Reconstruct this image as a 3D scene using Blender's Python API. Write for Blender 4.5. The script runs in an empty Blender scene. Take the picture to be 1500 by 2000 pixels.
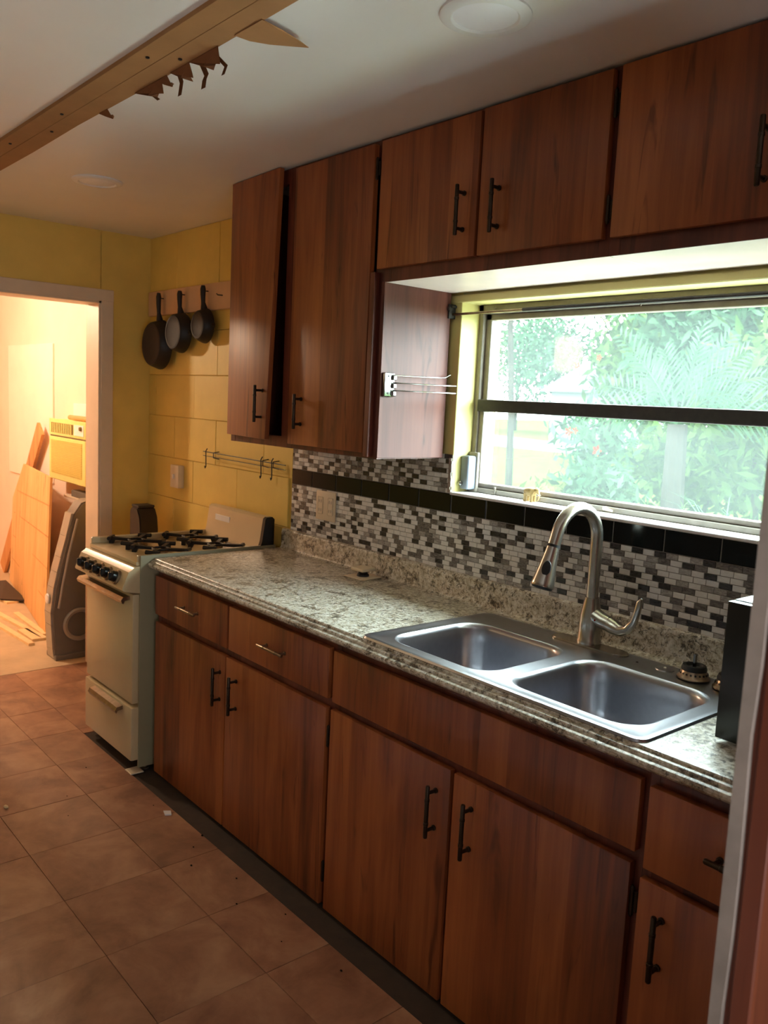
import bpy, bmesh, math, random
import numpy as np
from mathutils import Vector, Matrix
random.seed(7); rng = np.random.default_rng(11)
S = bpy.context.scene
COL = S.collection

# ------------------------------------------------------------------ camera
cam_d = bpy.data.cameras.new('camera'); cam = bpy.data.objects.new('camera', cam_d); COL.objects.link(cam)
YAW, PITCH, ROLL = 0.708, 0.1291, 0.0482
fw = Vector((-math.cos(YAW)*math.cos(PITCH), math.sin(YAW)*math.cos(PITCH), -math.sin(PITCH)))
r0 = fw.cross(Vector((0, 0, 1))).normalized(); u0 = r0.cross(fw)
rr = math.cos(ROLL)*r0 + math.sin(ROLL)*u0; uu = -math.sin(ROLL)*r0 + math.cos(ROLL)*u0
cam.matrix_world = Matrix(((rr.x, uu.x, -fw.x, 0.7464), (rr.y, uu.y, -fw.y, -2.0561), (rr.z, uu.z, -fw.z, 1.5302), (0, 0, 0, 1)))
cam_d.sensor_fit = 'HORIZONTAL'; cam_d.sensor_width = 36; cam_d.lens = 36*1662.4/1500
cam_d.clip_start = 0.02; cam_d.clip_end = 300
cam_d.dof.use_dof = True; cam_d.dof.focus_distance = 2.45; cam_d.dof.aperture_fstop = 9.0
S.camera = cam

# ------------------------------------------------------------------ world, lights, exposure
def lin(c): return tuple(((v/255)/12.92 if v/255 <= .04045 else ((v/255+.055)/1.055)**2.4) for v in c)
W = bpy.data.worlds.new('overcast_sky'); S.world = W; W.use_nodes = True
bg = W.node_tree.nodes['Background']; bg.inputs[0].default_value = (.88, .96, 1.0, 1); bg.inputs[1].default_value = 13.0
def light(name, kind, loc, energy, color, rot=None, **kw):
    l = bpy.data.lights.new(name, kind); l.energy = energy; l.color = color
    for k, v in kw.items(): setattr(l, k, v)
    o = bpy.data.objects.new(name, l); COL.objects.link(o); o.location = loc
    if rot is not None: o.rotation_euler = rot
    return o
# warm bulb of the next room, under its ceiling
light('next_room_bulb', 'POINT', (-5.2, -1.22, 2.135), 31, (1.0, .75, .51), shadow_soft_size=.06)
# added fill light behind the camera, tilted up to brighten the ceiling
light('ceiling_fill_light', 'AREA', (2.0, -1.7, 1.2), 16.0, (.95, .97, 1.0), rot=(math.radians(132), 0, math.radians(90)), shape='RECTANGLE', size=1.6, size_y=1.2)
# warm lamp of the dining side, to the left of the frame
light('dining_lamp', 'POINT', (-2.9, -2.35, 1.9), 1.5, (1.0, .70, .42), shadow_soft_size=.12)
# window portal: guides the sky light through the opening
p = light('window_portal', 'AREA', (-.68, .19, 1.555), 1, (1, 1, 1), rot=(math.radians(-90), 0, 0), shape='RECTANGLE', size=1.26, size_y=.66)
p.data.cycles.is_portal = True
# soft high sun outdoors, from behind the house
sun = light('sun', 'SUN', (0, 0, 20), 2.5, (1.0, .97, .92), rot=(math.radians(24), math.radians(10), 0), angle=math.radians(4))
S.view_settings.view_transform = 'Standard'; S.view_settings.look = 'None'
S.view_settings.exposure = 1.6; S.view_settings.gamma = 1.0; S.view_settings.use_curve_mapping = False
S.cycles.max_bounces = 12; S.cycles.diffuse_bounces = 6; S.cycles.transparent_max_bounces = 24
S.cycles.use_denoising = True; S.cycles.sample_clamp_indirect = 6.0; S.cycles.caustics_reflective = False; S.cycles.caustics_refractive = False

# ------------------------------------------------------------------ materials
def newmat(name):
    m = bpy.data.materials.new(name); m.use_nodes = True
    nt = m.node_tree; b = nt.nodes['Principled BSDF']
    return m, nt, b
def N(nt, typ, **kw):
    n = nt.nodes.new(typ)
    for k, v in kw.items():
        if k.startswith('i_'): n.inputs[int(k[2:])].default_value = v
        else: setattr(n, k, v)
    return n
def L(nt, a, b): nt.links.new(a, b)
def noise(nt, vec, scale, detail=4, rough=.55, dist=0):
    n = N(nt, 'ShaderNodeTexNoise'); n.inputs['Scale'].default_value = scale; n.inputs['Detail'].default_value = detail
    n.inputs['Roughness'].default_value = rough; n.inputs['Distortion'].default_value = dist
    if vec is not None: L(nt, vec, n.inputs['Vector'])
    return n.outputs['Fac']
def ramp(nt, fac, stops):
    r = N(nt, 'ShaderNodeValToRGB'); e = r.color_ramp.elements
    while len(e) < len(stops): e.new(.5)
    for el, (p_, c) in zip(e, stops): el.position = p_; el.color = (*c, 1)
    L(nt, fac, r.inputs[0]); return r.outputs[0]
def mixc(nt, fac, a, b, mode='MIX'):
    m = N(nt, 'ShaderNodeMix', data_type='RGBA', blend_type=mode)
    for sock, v in ((m.inputs[0], fac), (m.inputs[6], a), (m.inputs[7], b)):
        if hasattr(v, 'links') or isinstance(v, bpy.types.NodeSocket): L(nt, v, sock)
        elif isinstance(v, (int, float)): sock.default_value = v
        else: sock.default_value = (*v, 1)
    return m.outputs[2]
def math_(nt, op, a, b=None):
    m = N(nt, 'ShaderNodeMath', operation=op)
    for i, v in enumerate((a, b)):
        if v is None: continue
        if isinstance(v, bpy.types.NodeSocket): L(nt, v, m.inputs[i])
        else: m.inputs[i].default_value = v
    return m.outputs[0]
def scaled(nt, vec, s):
    m = N(nt, 'ShaderNodeVectorMath', operation='MULTIPLY'); L(nt, vec, m.inputs[0]); m.inputs[1].default_value = s; return m.outputs[0]
def objvec(nt, shift=True):
    tc = N(nt, 'ShaderNodeTexCoord')
    if not shift: return tc.outputs['Object']
    oi = N(nt, 'ShaderNodeObjectInfo'); cx = N(nt, 'ShaderNodeCombineXYZ')
    L(nt, math_(nt, 'MULTIPLY', oi.outputs['Random'], 31.0), cx.inputs[0]); L(nt, math_(nt, 'MULTIPLY', oi.outputs['Random'], 17.0), cx.inputs[2])
    a = N(nt, 'ShaderNodeVectorMath', operation='ADD'); L(nt, tc.outputs['Object'], a.inputs[0]); L(nt, cx.outputs[0], a.inputs[1])
    return a.outputs[0]
def bump(nt, b, h, strength=.2, dist=.002):
    bn = N(nt, 'ShaderNodeBump'); bn.inputs['Strength'].default_value = strength; bn.inputs['Distance'].default_value = dist
    L(nt, h, bn.inputs['Height']); L(nt, bn.outputs[0], b.inputs['Normal'])

def plain(name, c, rough=.5, metal=0, var=.12, scale=25, bumpy=0, spec=.5):
    m, nt, b = newmat(name); v = objvec(nt, False); c = lin(c)
    n = noise(nt, v, scale, 5)
    col = ramp(nt, n, [(.25, tuple(x*(1-var) for x in c)), (.75, tuple(min(1, x*(1+var)) for x in c))])
    L(nt, col, b.inputs['Base Color']); b.inputs['Roughness'].default_value = rough; b.inputs['Metallic'].default_value = metal
    b.inputs['Specular IOR Level'].default_value = spec
    if bumpy: bump(nt, b, noise(nt, v, scale*4, 4), bumpy, .003)
    return m

def wood(name, dark, mid, light_, rough=.38, band=.085, sheen=.5, zdir=2):
    m, nt, b = newmat(name); v = objvec(nt)
    sep = N(nt, 'ShaderNodeSeparateXYZ'); L(nt, v, sep.inputs[0])
    o = [sep.outputs[i] for i in range(3)]
    across = math_(nt, 'ADD', o[(zdir+1) % 3], o[(zdir+2) % 3])
    wob = math_(nt, 'MULTIPLY', noise(nt, scaled(nt, v, [6 if i != zdir else .7 for i in range(3)]), 1, 2), .05)
    strip = math_(nt, 'FLOOR', math_(nt, 'DIVIDE', math_(nt, 'ADD', across, wob), band))
    wn = N(nt, 'ShaderNodeTexWhiteNoise', noise_dimensions='1D'); L(nt, strip, wn.inputs['W'])
    sc = [70.0]*3; sc[zdir] = 3.0
    g1 = noise(nt, scaled(nt, v, sc), 1, 6, .6, .4)
    sc = [9.0]*3; sc[zdir] = 1.1
    g2 = noise(nt, scaled(nt, v, sc), 1, 3, .5, 1.4)
    sc = [16.0]*3; sc[zdir] = 1.6
    g3 = noise(nt, scaled(nt, v, sc), 1, 3, .6, 2.2)
    fac = math_(nt, 'ADD', math_(nt, 'MULTIPLY', g2, .75), math_(nt, 'ADD', math_(nt, 'MULTIPLY', g1, .35), math_(nt, 'MULTIPLY', wn.outputs['Value'], .22)))
    col = ramp(nt, fac, [(.36, dark), (.62, mid), (.92, light_)])
    kn = ramp(nt, g3, [(.60, (1, 1, 1)), (.72, (.46, .38, .36))])
    col = mixc(nt, 1.0, col, kn, 'MULTIPLY')
    L(nt, col, b.inputs['Base Color']); b.inputs['Roughness'].default_value = rough; b.inputs['Specular IOR Level'].default_value = sheen
    bump(nt, b, g1, .08, .001)
    return m
M = {}
M['cab'] = wood('reddish_cabinet_laminate', lin((80, 36, 18)), lin((136, 70, 34)), lin((172, 100, 52)), .38)
M['cab_frame'] = wood('dark_cabinet_frame', lin((62, 26, 20)), lin((98, 44, 30)), lin((128, 64, 44)), .4)
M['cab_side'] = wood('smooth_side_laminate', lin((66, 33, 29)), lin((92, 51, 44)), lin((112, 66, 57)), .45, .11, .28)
M['soffit'] = plain('pale_underside_laminate', (236, 218, 212), .3, var=.1, scale=5, spec=.6)
M['door_wood'] = wood('red_brown_door_wood', lin((64, 28, 16)), lin((104, 48, 28)), lin((130, 66, 40)), .5, .3)
M['toe'] = plain('dark_floor_strip', (58, 44, 32), .85, var=.35, scale=12, bumpy=.3)
M['yellow'] = plain('yellow_wall_paint', (230, 200, 104), .55, var=.08, scale=6, bumpy=.15)
M['dimwall'] = plain('dim_brown_wall', (120, 108, 96), .7, var=.06, scale=4)
M['paleyellow'] = plain('pale_yellow_reveal_paint', (200, 189, 124), .5, var=.07, scale=8, bumpy=.2)
M['ceil'] = plain('off_white_ceiling_paint', (232, 229, 225), .45, var=.03, scale=3, bumpy=.05)
M['white'] = plain('white_trim_paint', (224, 206, 182), .45, var=.06, scale=9, bumpy=.1)
M['grubby'] = plain('chipped_white_paint', (156, 142, 132), .55, var=.28, scale=14, bumpy=.3)
M['nextwall'] = plain('cream_wall_paint', (236, 216, 200), .6, var=.05, scale=4, bumpy=.1)
M['panelwhite'] = plain('lighter_patch_board', (244, 230, 218), .55, var=.04, scale=5)
M['concrete'] = plain('bare_concrete', (196, 172, 140), .8, var=.18, scale=5, bumpy=.3)
M['kraft'] = plain('bare_brown_board', (164, 118, 74), .8, var=.12, scale=7, bumpy=.2)
M['kraftdark'] = plain('torn_brown_paper', (120, 74, 38), .85, var=.2, scale=14)
M['steel'] = plain('brushed_sink_steel', (168, 168, 174), .30, 1.0, var=.05, scale=60)
M['nickel'] = plain('brushed_nickel', (176, 170, 160), .26, 1.0, var=.05, scale=50)
M['bronze'] = plain('dark_bronze_pull', (58, 46, 36), .38, .8, var=.3, scale=40)
M['pullsteel'] = plain('worn_steel_pull', (150, 132, 112), .3, 1.0, var=.2, scale=60)
M['alum'] = plain('weathered_aluminium', (136, 127, 118), .45, .15, var=.15, scale=30)
M['rail'] = plain('dark_metal_backlit_rail', (44, 39, 37), .55, .0, var=.4, scale=60)
M['chrome'] = plain('chrome_wire', (150, 150, 148), .16, 1.0, var=.03)
M['black'] = plain('black_plastic', (16, 18, 18), .28, var=.2)
M['rubber'] = plain('black_rubber', (22, 22, 24), .6, var=.2)
M['iron'] = plain('seasoned_cast_iron', (28, 22, 19), .5, .1, var=.3, scale=18, bumpy=.15)
M['ironbot'] = plain('browned_cast_iron', (44, 31, 22), .75, .0, var=.35, scale=14, bumpy=.1)
M['almond'] = plain('almond_stove_enamel', (206, 186, 146), .3, var=.05, scale=8, spec=.6)
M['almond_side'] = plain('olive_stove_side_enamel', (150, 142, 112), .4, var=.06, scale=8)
M['bisque'] = plain('bisque_plastic', (224, 208, 182), .4, var=.05)
M['knobchrome'] = plain('worn_knob_metal', (150, 136, 116), .35, .9, var=.15)
M['palewood'] = plain('pale_pink_board', (214, 174, 136), .6, var=.08, scale=10)
M['ply'] = wood('orange_plywood', lin((206, 150, 92)), lin((228, 178, 118)), lin((238, 196, 140)), .6, .4)
M['plank'] = wood('orange_plank', lin((184, 120, 68)), lin((208, 146, 90)), lin((222, 166, 110)), .6, .4)
M['stick'] = plain('pale_pine_strip', (232, 204, 158), .7, var=.1, scale=20)
M['acyellow'] = plain('yellowed_plastic', (236, 222, 140), .45, var=.06)
M['acshade'] = plain('yellowed_louvre_plastic', (206, 188, 104), .5, var=.06)
M['acdark'] = plain('dark_louvre', (112, 96, 60), .5, var=.1)
M['fangrey'] = plain('grey_plastic', (118, 112, 104), .4, var=.06)
M['fansilver'] = plain('silver_plastic', (176, 170, 160), .35, .3, var=.06)
M['greybox'] = plain('pale_grey_box', (118, 124, 136), .4, var=.06)
M['ivory'] = plain('carved_ivory_resin', (164, 136, 86), .5, var=.25, scale=160)
M['bin'] = plain('dark_brown_plastic', (38, 26, 20), .5, var=.2)
M['whiteplastic'] = plain('white_plastic', (236, 236, 236), .4, var=.02)
M['lens'] = plain('frosted_lamp_lens', (244, 244, 250), .35, var=.01)
M['grout'] = plain('grey_grout', (138, 134, 128), .8, var=.1, scale=60)
M['darkgrout'] = plain('dark_floor_joint', (116, 80, 58), .9, var=.2, scale=30)
M['blacktile'] = plain('glossy_black_tile', (7, 14, 17), .16, var=.2, spec=.28)
def mosaic_mat(name, a, b_, rough):
    m, nt, b = newmat(name); v = objvec(nt)
    n = noise(nt, scaled(nt, v, (45, 45, 170)), 1, 4, .6, 1.5)
    L(nt, ramp(nt, n, [(.35, lin(a)), (.65, lin(b_))]), b.inputs['Base Color']); b.inputs['Roughness'].default_value = rough
    return m
MOS = [mosaic_mat('mosaic_white', (222, 221, 219), (234, 233, 231), .25), mosaic_mat('mosaic_light_grey', (134, 130, 127), (190, 187, 184), .25),
       mosaic_mat('mosaic_mid_grey', (80, 76, 73), (138, 133, 129), .25), mosaic_mat('mosaic_charcoal', (28, 27, 27), (72, 68, 66), .25)]
def granite():
    m, nt, b = newmat('speckled_granite_laminate'); v = objvec(nt, False)
    big = noise(nt, v, 16, 4, .6, .8); fine = noise(nt, v, 70, 5, .7, .6); sp = noise(nt, v, 85, 4, .75, 1.0)
    c = ramp(nt, fine, [(.34, lin((104, 94, 78))), (.44, lin((188, 178, 158))), (.58, lin((222, 219, 210))), (.75, lin((236, 233, 225)))])
    t = ramp(nt, big, [(.35, lin((176, 164, 146))), (.5, (1, 1, 1)), (.68, lin((205, 205, 198)))])
    c = mixc(nt, .8, c, t, 'MULTIPLY')
    k = ramp(nt, math_(nt, 'MULTIPLY', sp, math_(nt, 'ADD', big, .45)), [(.37, (.06, .055, .045)), (.44, (1, 1, 1))])
    c = mixc(nt, .85, c, k, 'MULTIPLY')
    L(nt, c, b.inputs['Base Color']); b.inputs['Roughness'].default_value = .34; b.inputs['Specular IOR Level'].default_value = .6
    bump(nt, b, fine, .22, .002)
    return m
M['granite'] = granite()
def floortile():
    m, nt, b = newmat('terracotta_vinyl_tile'); v = objvec(nt)
    a = noise(nt, v, 5, 5, .6, .6); c = noise(nt, v, 22, 4, .6)
    col = ramp(nt, math_(nt, 'ADD', math_(nt, 'MULTIPLY', a, .8), math_(nt, 'MULTIPLY', c, .2)), [(.36, lin((110, 77, 57))), (.5, lin((152, 110, 84))), (.64, lin((178, 139, 108)))])
    oi = N(nt, 'ShaderNodeObjectInfo')
    col = mixc(nt, .25, col, ramp(nt, oi.outputs['Random'], [(0, lin((150, 92, 66))), (1, lin((168, 124, 90)))]))
    L(nt, col, b.inputs['Base Color']); b.inputs['Roughness'].default_value = .48
    bump(nt, b, c, .04, .001)
    return m
M['floortile'] = floortile()
def glassmat():
    m = bpy.data.materials.new('hazy_window_glass'); m.use_nodes = True; nt = m.node_tree; nt.nodes.clear()
    out = N(nt, 'ShaderNodeOutputMaterial'); tr = N(nt, 'ShaderNodeBsdfTransparent'); tr.inputs[0].default_value = (.93, 1.0, .98, 1)
    tl = N(nt, 'ShaderNodeBsdfTranslucent'); tl.inputs[0].default_value = (.80, .98, .94, 1); gl = N(nt, 'ShaderNodeBsdfGlossy'); gl.inputs['Roughness'].default_value = .05
    v = objvec(nt, False); n = noise(nt, v, 3, 4)
    mx = N(nt, 'ShaderNodeMixShader'); L(nt, math_(nt, 'ADD', math_(nt, 'MULTIPLY', n, .012), .012), mx.inputs[0]); L(nt, tr.outputs[0], mx.inputs[1]); L(nt, tl.outputs[0], mx.inputs[2])
    m2 = N(nt, 'ShaderNodeMixShader'); m2.inputs[0].default_value = .04; L(nt, mx.outputs[0], m2.inputs[1]); L(nt, gl.outputs[0], m2.inputs[2])
    L(nt, m2.outputs[0], out.inputs[0]); return m
M['glass'] = glassmat()
def leafmat(name, a, b_):
    m, nt, b = newmat(name); v = objvec(nt, False); n = noise(nt, v, 2.2, 4)
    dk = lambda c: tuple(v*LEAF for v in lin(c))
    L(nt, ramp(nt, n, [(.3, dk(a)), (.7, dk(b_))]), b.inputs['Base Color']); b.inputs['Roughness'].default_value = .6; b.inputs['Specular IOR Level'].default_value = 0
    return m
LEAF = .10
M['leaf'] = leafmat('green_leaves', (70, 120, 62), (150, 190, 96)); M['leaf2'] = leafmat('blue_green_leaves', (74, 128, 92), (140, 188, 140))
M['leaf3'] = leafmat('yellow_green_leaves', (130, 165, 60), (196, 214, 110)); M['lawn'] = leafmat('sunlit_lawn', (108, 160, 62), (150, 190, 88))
M['bark'] = plain('grey_bark', (32, 29, 27), .8, var=.3, scale=14, spec=0); M['red'] = plain('red_petals', (110, 16, 8), .5, var=.1, spec=0)
M['bounce_slab'] = plain('pale_bounce_concrete', (166, 164, 160), .85, var=.08, scale=2, spec=0)
M['drive'] = plain('pale_driveway', (78, 80, 82), .8, var=.06, scale=1, spec=0); M['houseW'] = plain('white_house_wall', (84, 84, 84), .7, var=.03, scale=1, spec=0)
M['houseR'] = plain('pale_grey_roof', (58, 58, 58), .7, var=.08, scale=1, spec=0); M['houseD'] = plain('dark_far_window', (110, 120, 126), .3, var=.1, spec=0)
M['bottle'] = plain('tan_cardboard', (206, 158, 100), .7, var=.06)

# ------------------------------------------------------------------ mesh helpers
def BM(): return bmesh.new()
def box(bm, x0, x1, y0, y1, z0, z1, bev=0, seg=1):
    r = bmesh.ops.create_cube(bm, size=1); vs = r['verts']
    for v in vs: v.co = Vector(((x0+x1)/2+v.co.x*(x1-x0), (y0+y1)/2+v.co.y*(y1-y0), (z0+z1)/2+v.co.z*(z1-z0)))
    if bev:
        es = list({e for v in vs for e in v.link_edges}); bmesh.ops.bevel(bm, geom=es, offset=bev, segments=seg, affect='EDGES', profile=.6)
    return bm
def frame_axes(d):
    d = Vector(d).normalized(); a = Vector((0, 0, 1)) if abs(d.z) < .9 else Vector((1, 0, 0))
    u = d.cross(a).normalized(); return d, u, d.cross(u).normalized()
def tube(bm, pts, r, n=10, cap=True):
    pts = [Vector(p) for p in pts]; rad = r if isinstance(r, (list, tuple)) else [r]*len(pts); rings = []
    d, u, w = frame_axes(pts[1]-pts[0])
    for i, p in enumerate(pts):
        t = (pts[min(i+1, len(pts)-1)]-pts[max(i-1, 0)]).normalized()
        u = (u - t*u.dot(t)).normalized(); w = t.cross(u)
        rings.append([bm.verts.new(p+(u*math.cos(2*math.pi*k/n)+w*math.sin(2*math.pi*k/n))*rad[i]) for k in range(n)])
    for a, b in zip(rings, rings[1:]):
        for k in range(n): bm.faces.new((a[k], a[(k+1) % n], b[(k+1) % n], b[k]))
    if cap: bm.faces.new(rings[0][::-1]); bm.faces.new(rings[-1])
    return bm
def lathe(bm, prof, c, axis=(0, 0, 1), n=24, cap=True):
    d, u, w = frame_axes(axis); c = Vector(c); rings = []
    for r, h in prof: rings.append([bm.verts.new(c+d*h+(u*math.cos(2*math.pi*k/n)+w*math.sin(2*math.pi*k/n))*max(r, 1e-4)) for k in range(n)])
    for a, b in zip(rings, rings[1:]):
        for k in range(n): bm.faces.new((a[k], a[(k+1) % n], b[(k+1) % n], b[k]))
    if cap: bm.faces.new(rings[0][::-1]); bm.faces.new(rings[-1])
    return bm
def prism(bm, poly, off):
    """closed polygon of 3-D points, extruded by the vector off"""
    off = Vector(off); a = [bm.verts.new(Vector(p)) for p in poly]; b = [bm.verts.new(Vector(p)+off) for p in poly]; n = len(a)
    bm.faces.new(a); bm.faces.new(b[::-1])
    for k in range(n): bm.faces.new((a[k], b[k], b[(k+1) % n], a[(k+1) % n]))
    return bm
ORG = {}
def obj(name, bm, mat, parent=None, smooth=False, ang=35, kind=None):
    bmesh.ops.recalc_face_normals(bm, faces=bm.faces[:])
    me = bpy.data.meshes.new(name); bm.to_mesh(me); bm.free()
    org = ORG.get(parent.name, Vector()) if parent else Vector()
    if org.length: me.transform(Matrix.Translation(-org))
    mats = mat if isinstance(mat, list) else [mat]
    for m_ in mats: me.materials.append(m_)
    if smooth:
        me.polygons.foreach_set('use_smooth', [True]*len(me.polygons)); me.set_sharp_from_angle(angle=math.radians(ang))
    o = bpy.data.objects.new(name, me); COL.objects.link(o)
    if parent: o.parent = parent; ORG[o.name] = org
    if kind: o['kind'] = kind
    return o
def thing(name, label, cat, loc=(0, 0, 0), group=None):
    o = bpy.data.objects.new(name, None); COL.objects.link(o); o.location = loc; o.empty_display_size = .05
    o['label'] = label; o['category'] = cat
    if group: o['group'] = group
    ORG[o.name] = Vector(loc); return o
def tag(o, label, cat, group=None):
    o['label'] = label; o['category'] = cat
    if group: o['group'] = group
    return o
def struct(name, loc=(0, 0, 0), label=None):
    o = bpy.data.objects.new(name, None); COL.objects.link(o); o.location = loc; o['kind'] = 'structure'; ORG[o.name] = Vector(loc)
    if label: o['label'] = label
    return o
def bxo(name, b, mat, parent=None, bev=0, seg=1, smooth=False, kind=None):
    return obj(name, box(BM(), *b, bev, seg), mat, parent, smooth, kind=kind)

ZC, YD, ZT = 2.333, -.603, .877
# ------------------------------------------------------------------ setting: floor
fl = bxo('floor', (-3.83, 2.3, -3.0, .1, -.08, -.0055), M['darkgrout'], kind='structure')
bxo('dark_floor_slab', (-2.85, 2.3, -.677, .0, -.0055, -.0045), M['toe'], fl)  # near-black slab laid in place of tiles along cabinets and stove
ys = [-.055, -.365, -.675, -.885, -1.195, -1.505, -1.815, -2.125, -2.435, -2.745]; xs0 = -1.0145; pitch = .3155
tile_meshes = {}
for j in range(len(ys)-1):
    y1, y0 = ys[j], ys[j+1]
    for k in range(-4, 9):
        x1 = xs0 - pitch*k; x0 = x1 - pitch
        if j < 2:
            if x0 > -2.86: continue
            x1 = min(x1, -2.852)
        if x0 < -3.83: x0 = -3.826
        if j > 5 and k > 3: continue
        key = (round(y1-y0, 3), round(x1-x0, 3))
        if key not in tile_meshes:
            bm = box(BM(), -(x1-x0)/2+.0007, (x1-x0)/2-.0007, -(y1-y0)/2+.0007, (y1-y0)/2-.0007, -.005, 0, .0008)
            o = obj('tile', bm, M['floortile'], fl); tile_meshes[key] = o.data
        else:
            o = bpy.data.objects.new('tile', tile_meshes[key]); COL.objects.link(o); o.parent = fl
        o.location = ((x0+x1)/2, (y0+y1)/2, random.uniform(-.0006, 0)); o.rotation_euler = (random.uniform(-.0015, .0015), random.uniform(-.0015, .0015), 0)
bxo('floor', (-7.1, -3.83, -3.1, .2, -.08, 0), M['concrete'], kind='structure')

# ceiling
bxo('ceiling', (-3.83, 2.3, -3.0, .2, ZC, ZC+.1), M['ceil'], kind='structure')
bxo('ceiling', (-7.1, -3.83, -3.1, .2, 2.40, 2.5), M['nextwall'], kind='structure')

# right wall with window opening x -1.31..-.05, z 1.229..1.872
WX0, WX1, WZ0, WZ1 = -1.31, -.05, 1.229, 1.872
wr = struct('wall_right')
for b in ((-3.84, WX0, .008, .2, 0, ZC), (WX1, 2.3, .008, .2, 0, ZC), (WX0, WX1, .008, .2, 0, WZ0), (WX0, WX1, .008, .2, WZ1, ZC)):
    bxo('wall_body', b, M['paleyellow'] if b[0] >= WX0-.001 or b[1] == WX0 and False else M['yellow'], wr)
# paint of the window recess (pale yellow plaster skin, uneven edge)
bm = BM(); box(bm, WX0-.05, WX0+.003, .0, .198, WZ0-.002, WZ1+.02, .002)
box(bm, WX0-.05, WX1+.05, -.004, .198, WZ1-.004, 1.893, .003); obj('reveal_plaster', bm, M['paleyellow'], wr)
# painted concrete blocks of the bare stretch of wall
course = .2155; blocks = {}
for j in range(0, 11):
    z1 = 1.83+course*2.33-course*j; z1 = 1.83+course*(2-j); z0 = z1-course
    if j == 0: z1 = ZC
    z0 = max(z0, 0.0)
    if z1-z0 < .03: continue
    xb = -2.935 if j % 2 == 0 else -3.162
    for k in range(-3, 3):
        x0 = xb+.434*k; x1 = x0+.434; x0 = max(x0, -3.68); x1 = min(x1, -2.268)
        if x1-x0 < .03: continue
        key = (round(x1-x0, 3), round(z1-z0, 3))
        w, h = (x1-x0)/2-.0012, (z1-z0)/2-.0012
        if key not in blocks: o = obj('block', box(BM(), -w, w, -.004, .006, -h, h, .0016), M['yellow'], wr); blocks[key] = o.data
        else: o = bpy.data.objects.new('block', blocks[key]); COL.objects.link(o); o.parent = wr
        o.location = ((x0+x1)/2, .004+random.uniform(-.0012, .0012), (z0+z1)/2)

# far wall with doorway
DY0, DY1, DZ = -1.16, -.272, 1.98
wf = struct('wall_far')
for b in ((-3.83, -3.68, DY1-.002, .03, 0, ZC), (-3.83, -3.68, -3.0, DY0, 0, ZC), (-3.83, -3.68, DY0, DY1, DZ, ZC)): bxo('wall_body', b, M['yellow'], wf)
d1 = struct('door_1')
bm = BM(); box(bm, -3.842, -3.668, DY1-.016, DY1+.002, 0, DZ, .002); obj('jamb', bm, M['white'], d1)
bxo('jamb', (-3.842, -3.668, DY0-.002, DY0+.016, 0, DZ), M['white'], d1, .002)
bxo('head_jamb', (-3.842, -3.668, DY0-.002, DY1+.002, DZ-.016, DZ+.002), M['white'], d1, .002)
bxo('casing', (-3.682, -3.664, DY1-.004, DY1+.062, 0, DZ+.05), M['white'], d1, .003)
bxo('casing', (-3.682, -3.664, DY0-.062, DY0+.004, 0, DZ+.05), M['white'], d1, .003)
bxo('head_casing', (-3.684, -3.6625, DY0-.063, DY1+.063, DZ-.004, DZ+.056), M['white'], d1, .003)
# other walls (outside the frame) close the room
bxo('wall_left', (-3.83, 2.3, -3.1, -3.0, 0, ZC), M['dimwall'], kind='structure')
bxo('wall_back', (2.2, 2.3, -3.0, .2, 0, ZC), M['dimwall'], kind='structure')
bxo('wall_next_right', (-7.1, -3.83, .06, .2, 0, 2.4), M['nextwall'], kind='structure')
bxo('wall_next_far', (-7.2, -7.1, -3.1, .2, 0, 2.5), M['nextwall'], kind='structure')
bxo('wall_next_left', (-7.1, -3.83, -3.2, -3.1, 0, 2.5), M['nextwall'], kind='structure')
# patch board fixed to the next room's wall
pt = tag(bxo('wall_patch_board', (-6.30, -5.32, .046, .062, .84, 1.82), M['panelwhite'], None, .003), 'pale rectangular board patched flat onto the cream wall of the next room', 'board')

# stripped bare board along the ceiling
tr = struct('trim_1', (-1.5, -1.09, ZC), 'bare brown board strip where ceiling trim was torn off')
for (ya, yb) in ((-1.150, -1.0925), (-1.0905, -1.032)):
    bm = BM(); n = 14; top = []; 
    for k in range(n+1):
        x = -3.68+k*(2.3+3.68)/n
        e = random.uniform(-.004, .004) if ya > -1.1 else 0
        top.append((x, yb+e))
    poly = [(-3.68, ya, ZC), ] + [(2.3, ya, ZC)] + [(x, y, ZC) for x, y in top[::-1]]
    prism(bm, poly, (0, 0, -.011)); obj('board', bm, M['kraft'], tr)
def flap(pts, th=.0016, name='torn_flap', mat='kraftdark'):
    bm = BM(); prism(bm, pts, (0, 0, -th)); obj(name, bm, M[mat], tr)
flap([(-.915, -1.04, ZC-.012), (-1.03, -1.04, ZC-.012), (-1.03, -1.0, ZC-.012), (-1.01, -.96, ZC-.013), (-.975, -.915, ZC-.014), (-.952, -.893, ZC-.016), (-.94, -.93, ZC-.014), (-.925, -.99, ZC-.012)], mat='kraft')
def hang(x, w, d, seed, y0=-1.036):
    rnd = random.Random(seed)
    flap([(x-w, y0, ZC-.0115), (x-w*.5, y0+.02, ZC-.016), (x-w*.3, y0+.012, ZC-.02-d*.4), (x-w*.1, y0+.03+rnd.uniform(0, .01), ZC-.012-d), (x+w*.15, y0+.026, ZC-.014-d*.7), (x+w*.2, y0+.03, ZC-.02), (x+w*.6, y0+.022, ZC-.03-d*.3), (x+w, y0, ZC-.0115)])
for x, w, d, sd in ((-1.48, .08, .018, 1), (-1.30, .05, .020, 2), (-1.18, .07, .024, 3), (-1.775, .03, .003, 4), (-1.40, .03, .004, 5)): hang(x, w, d, sd)
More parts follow.
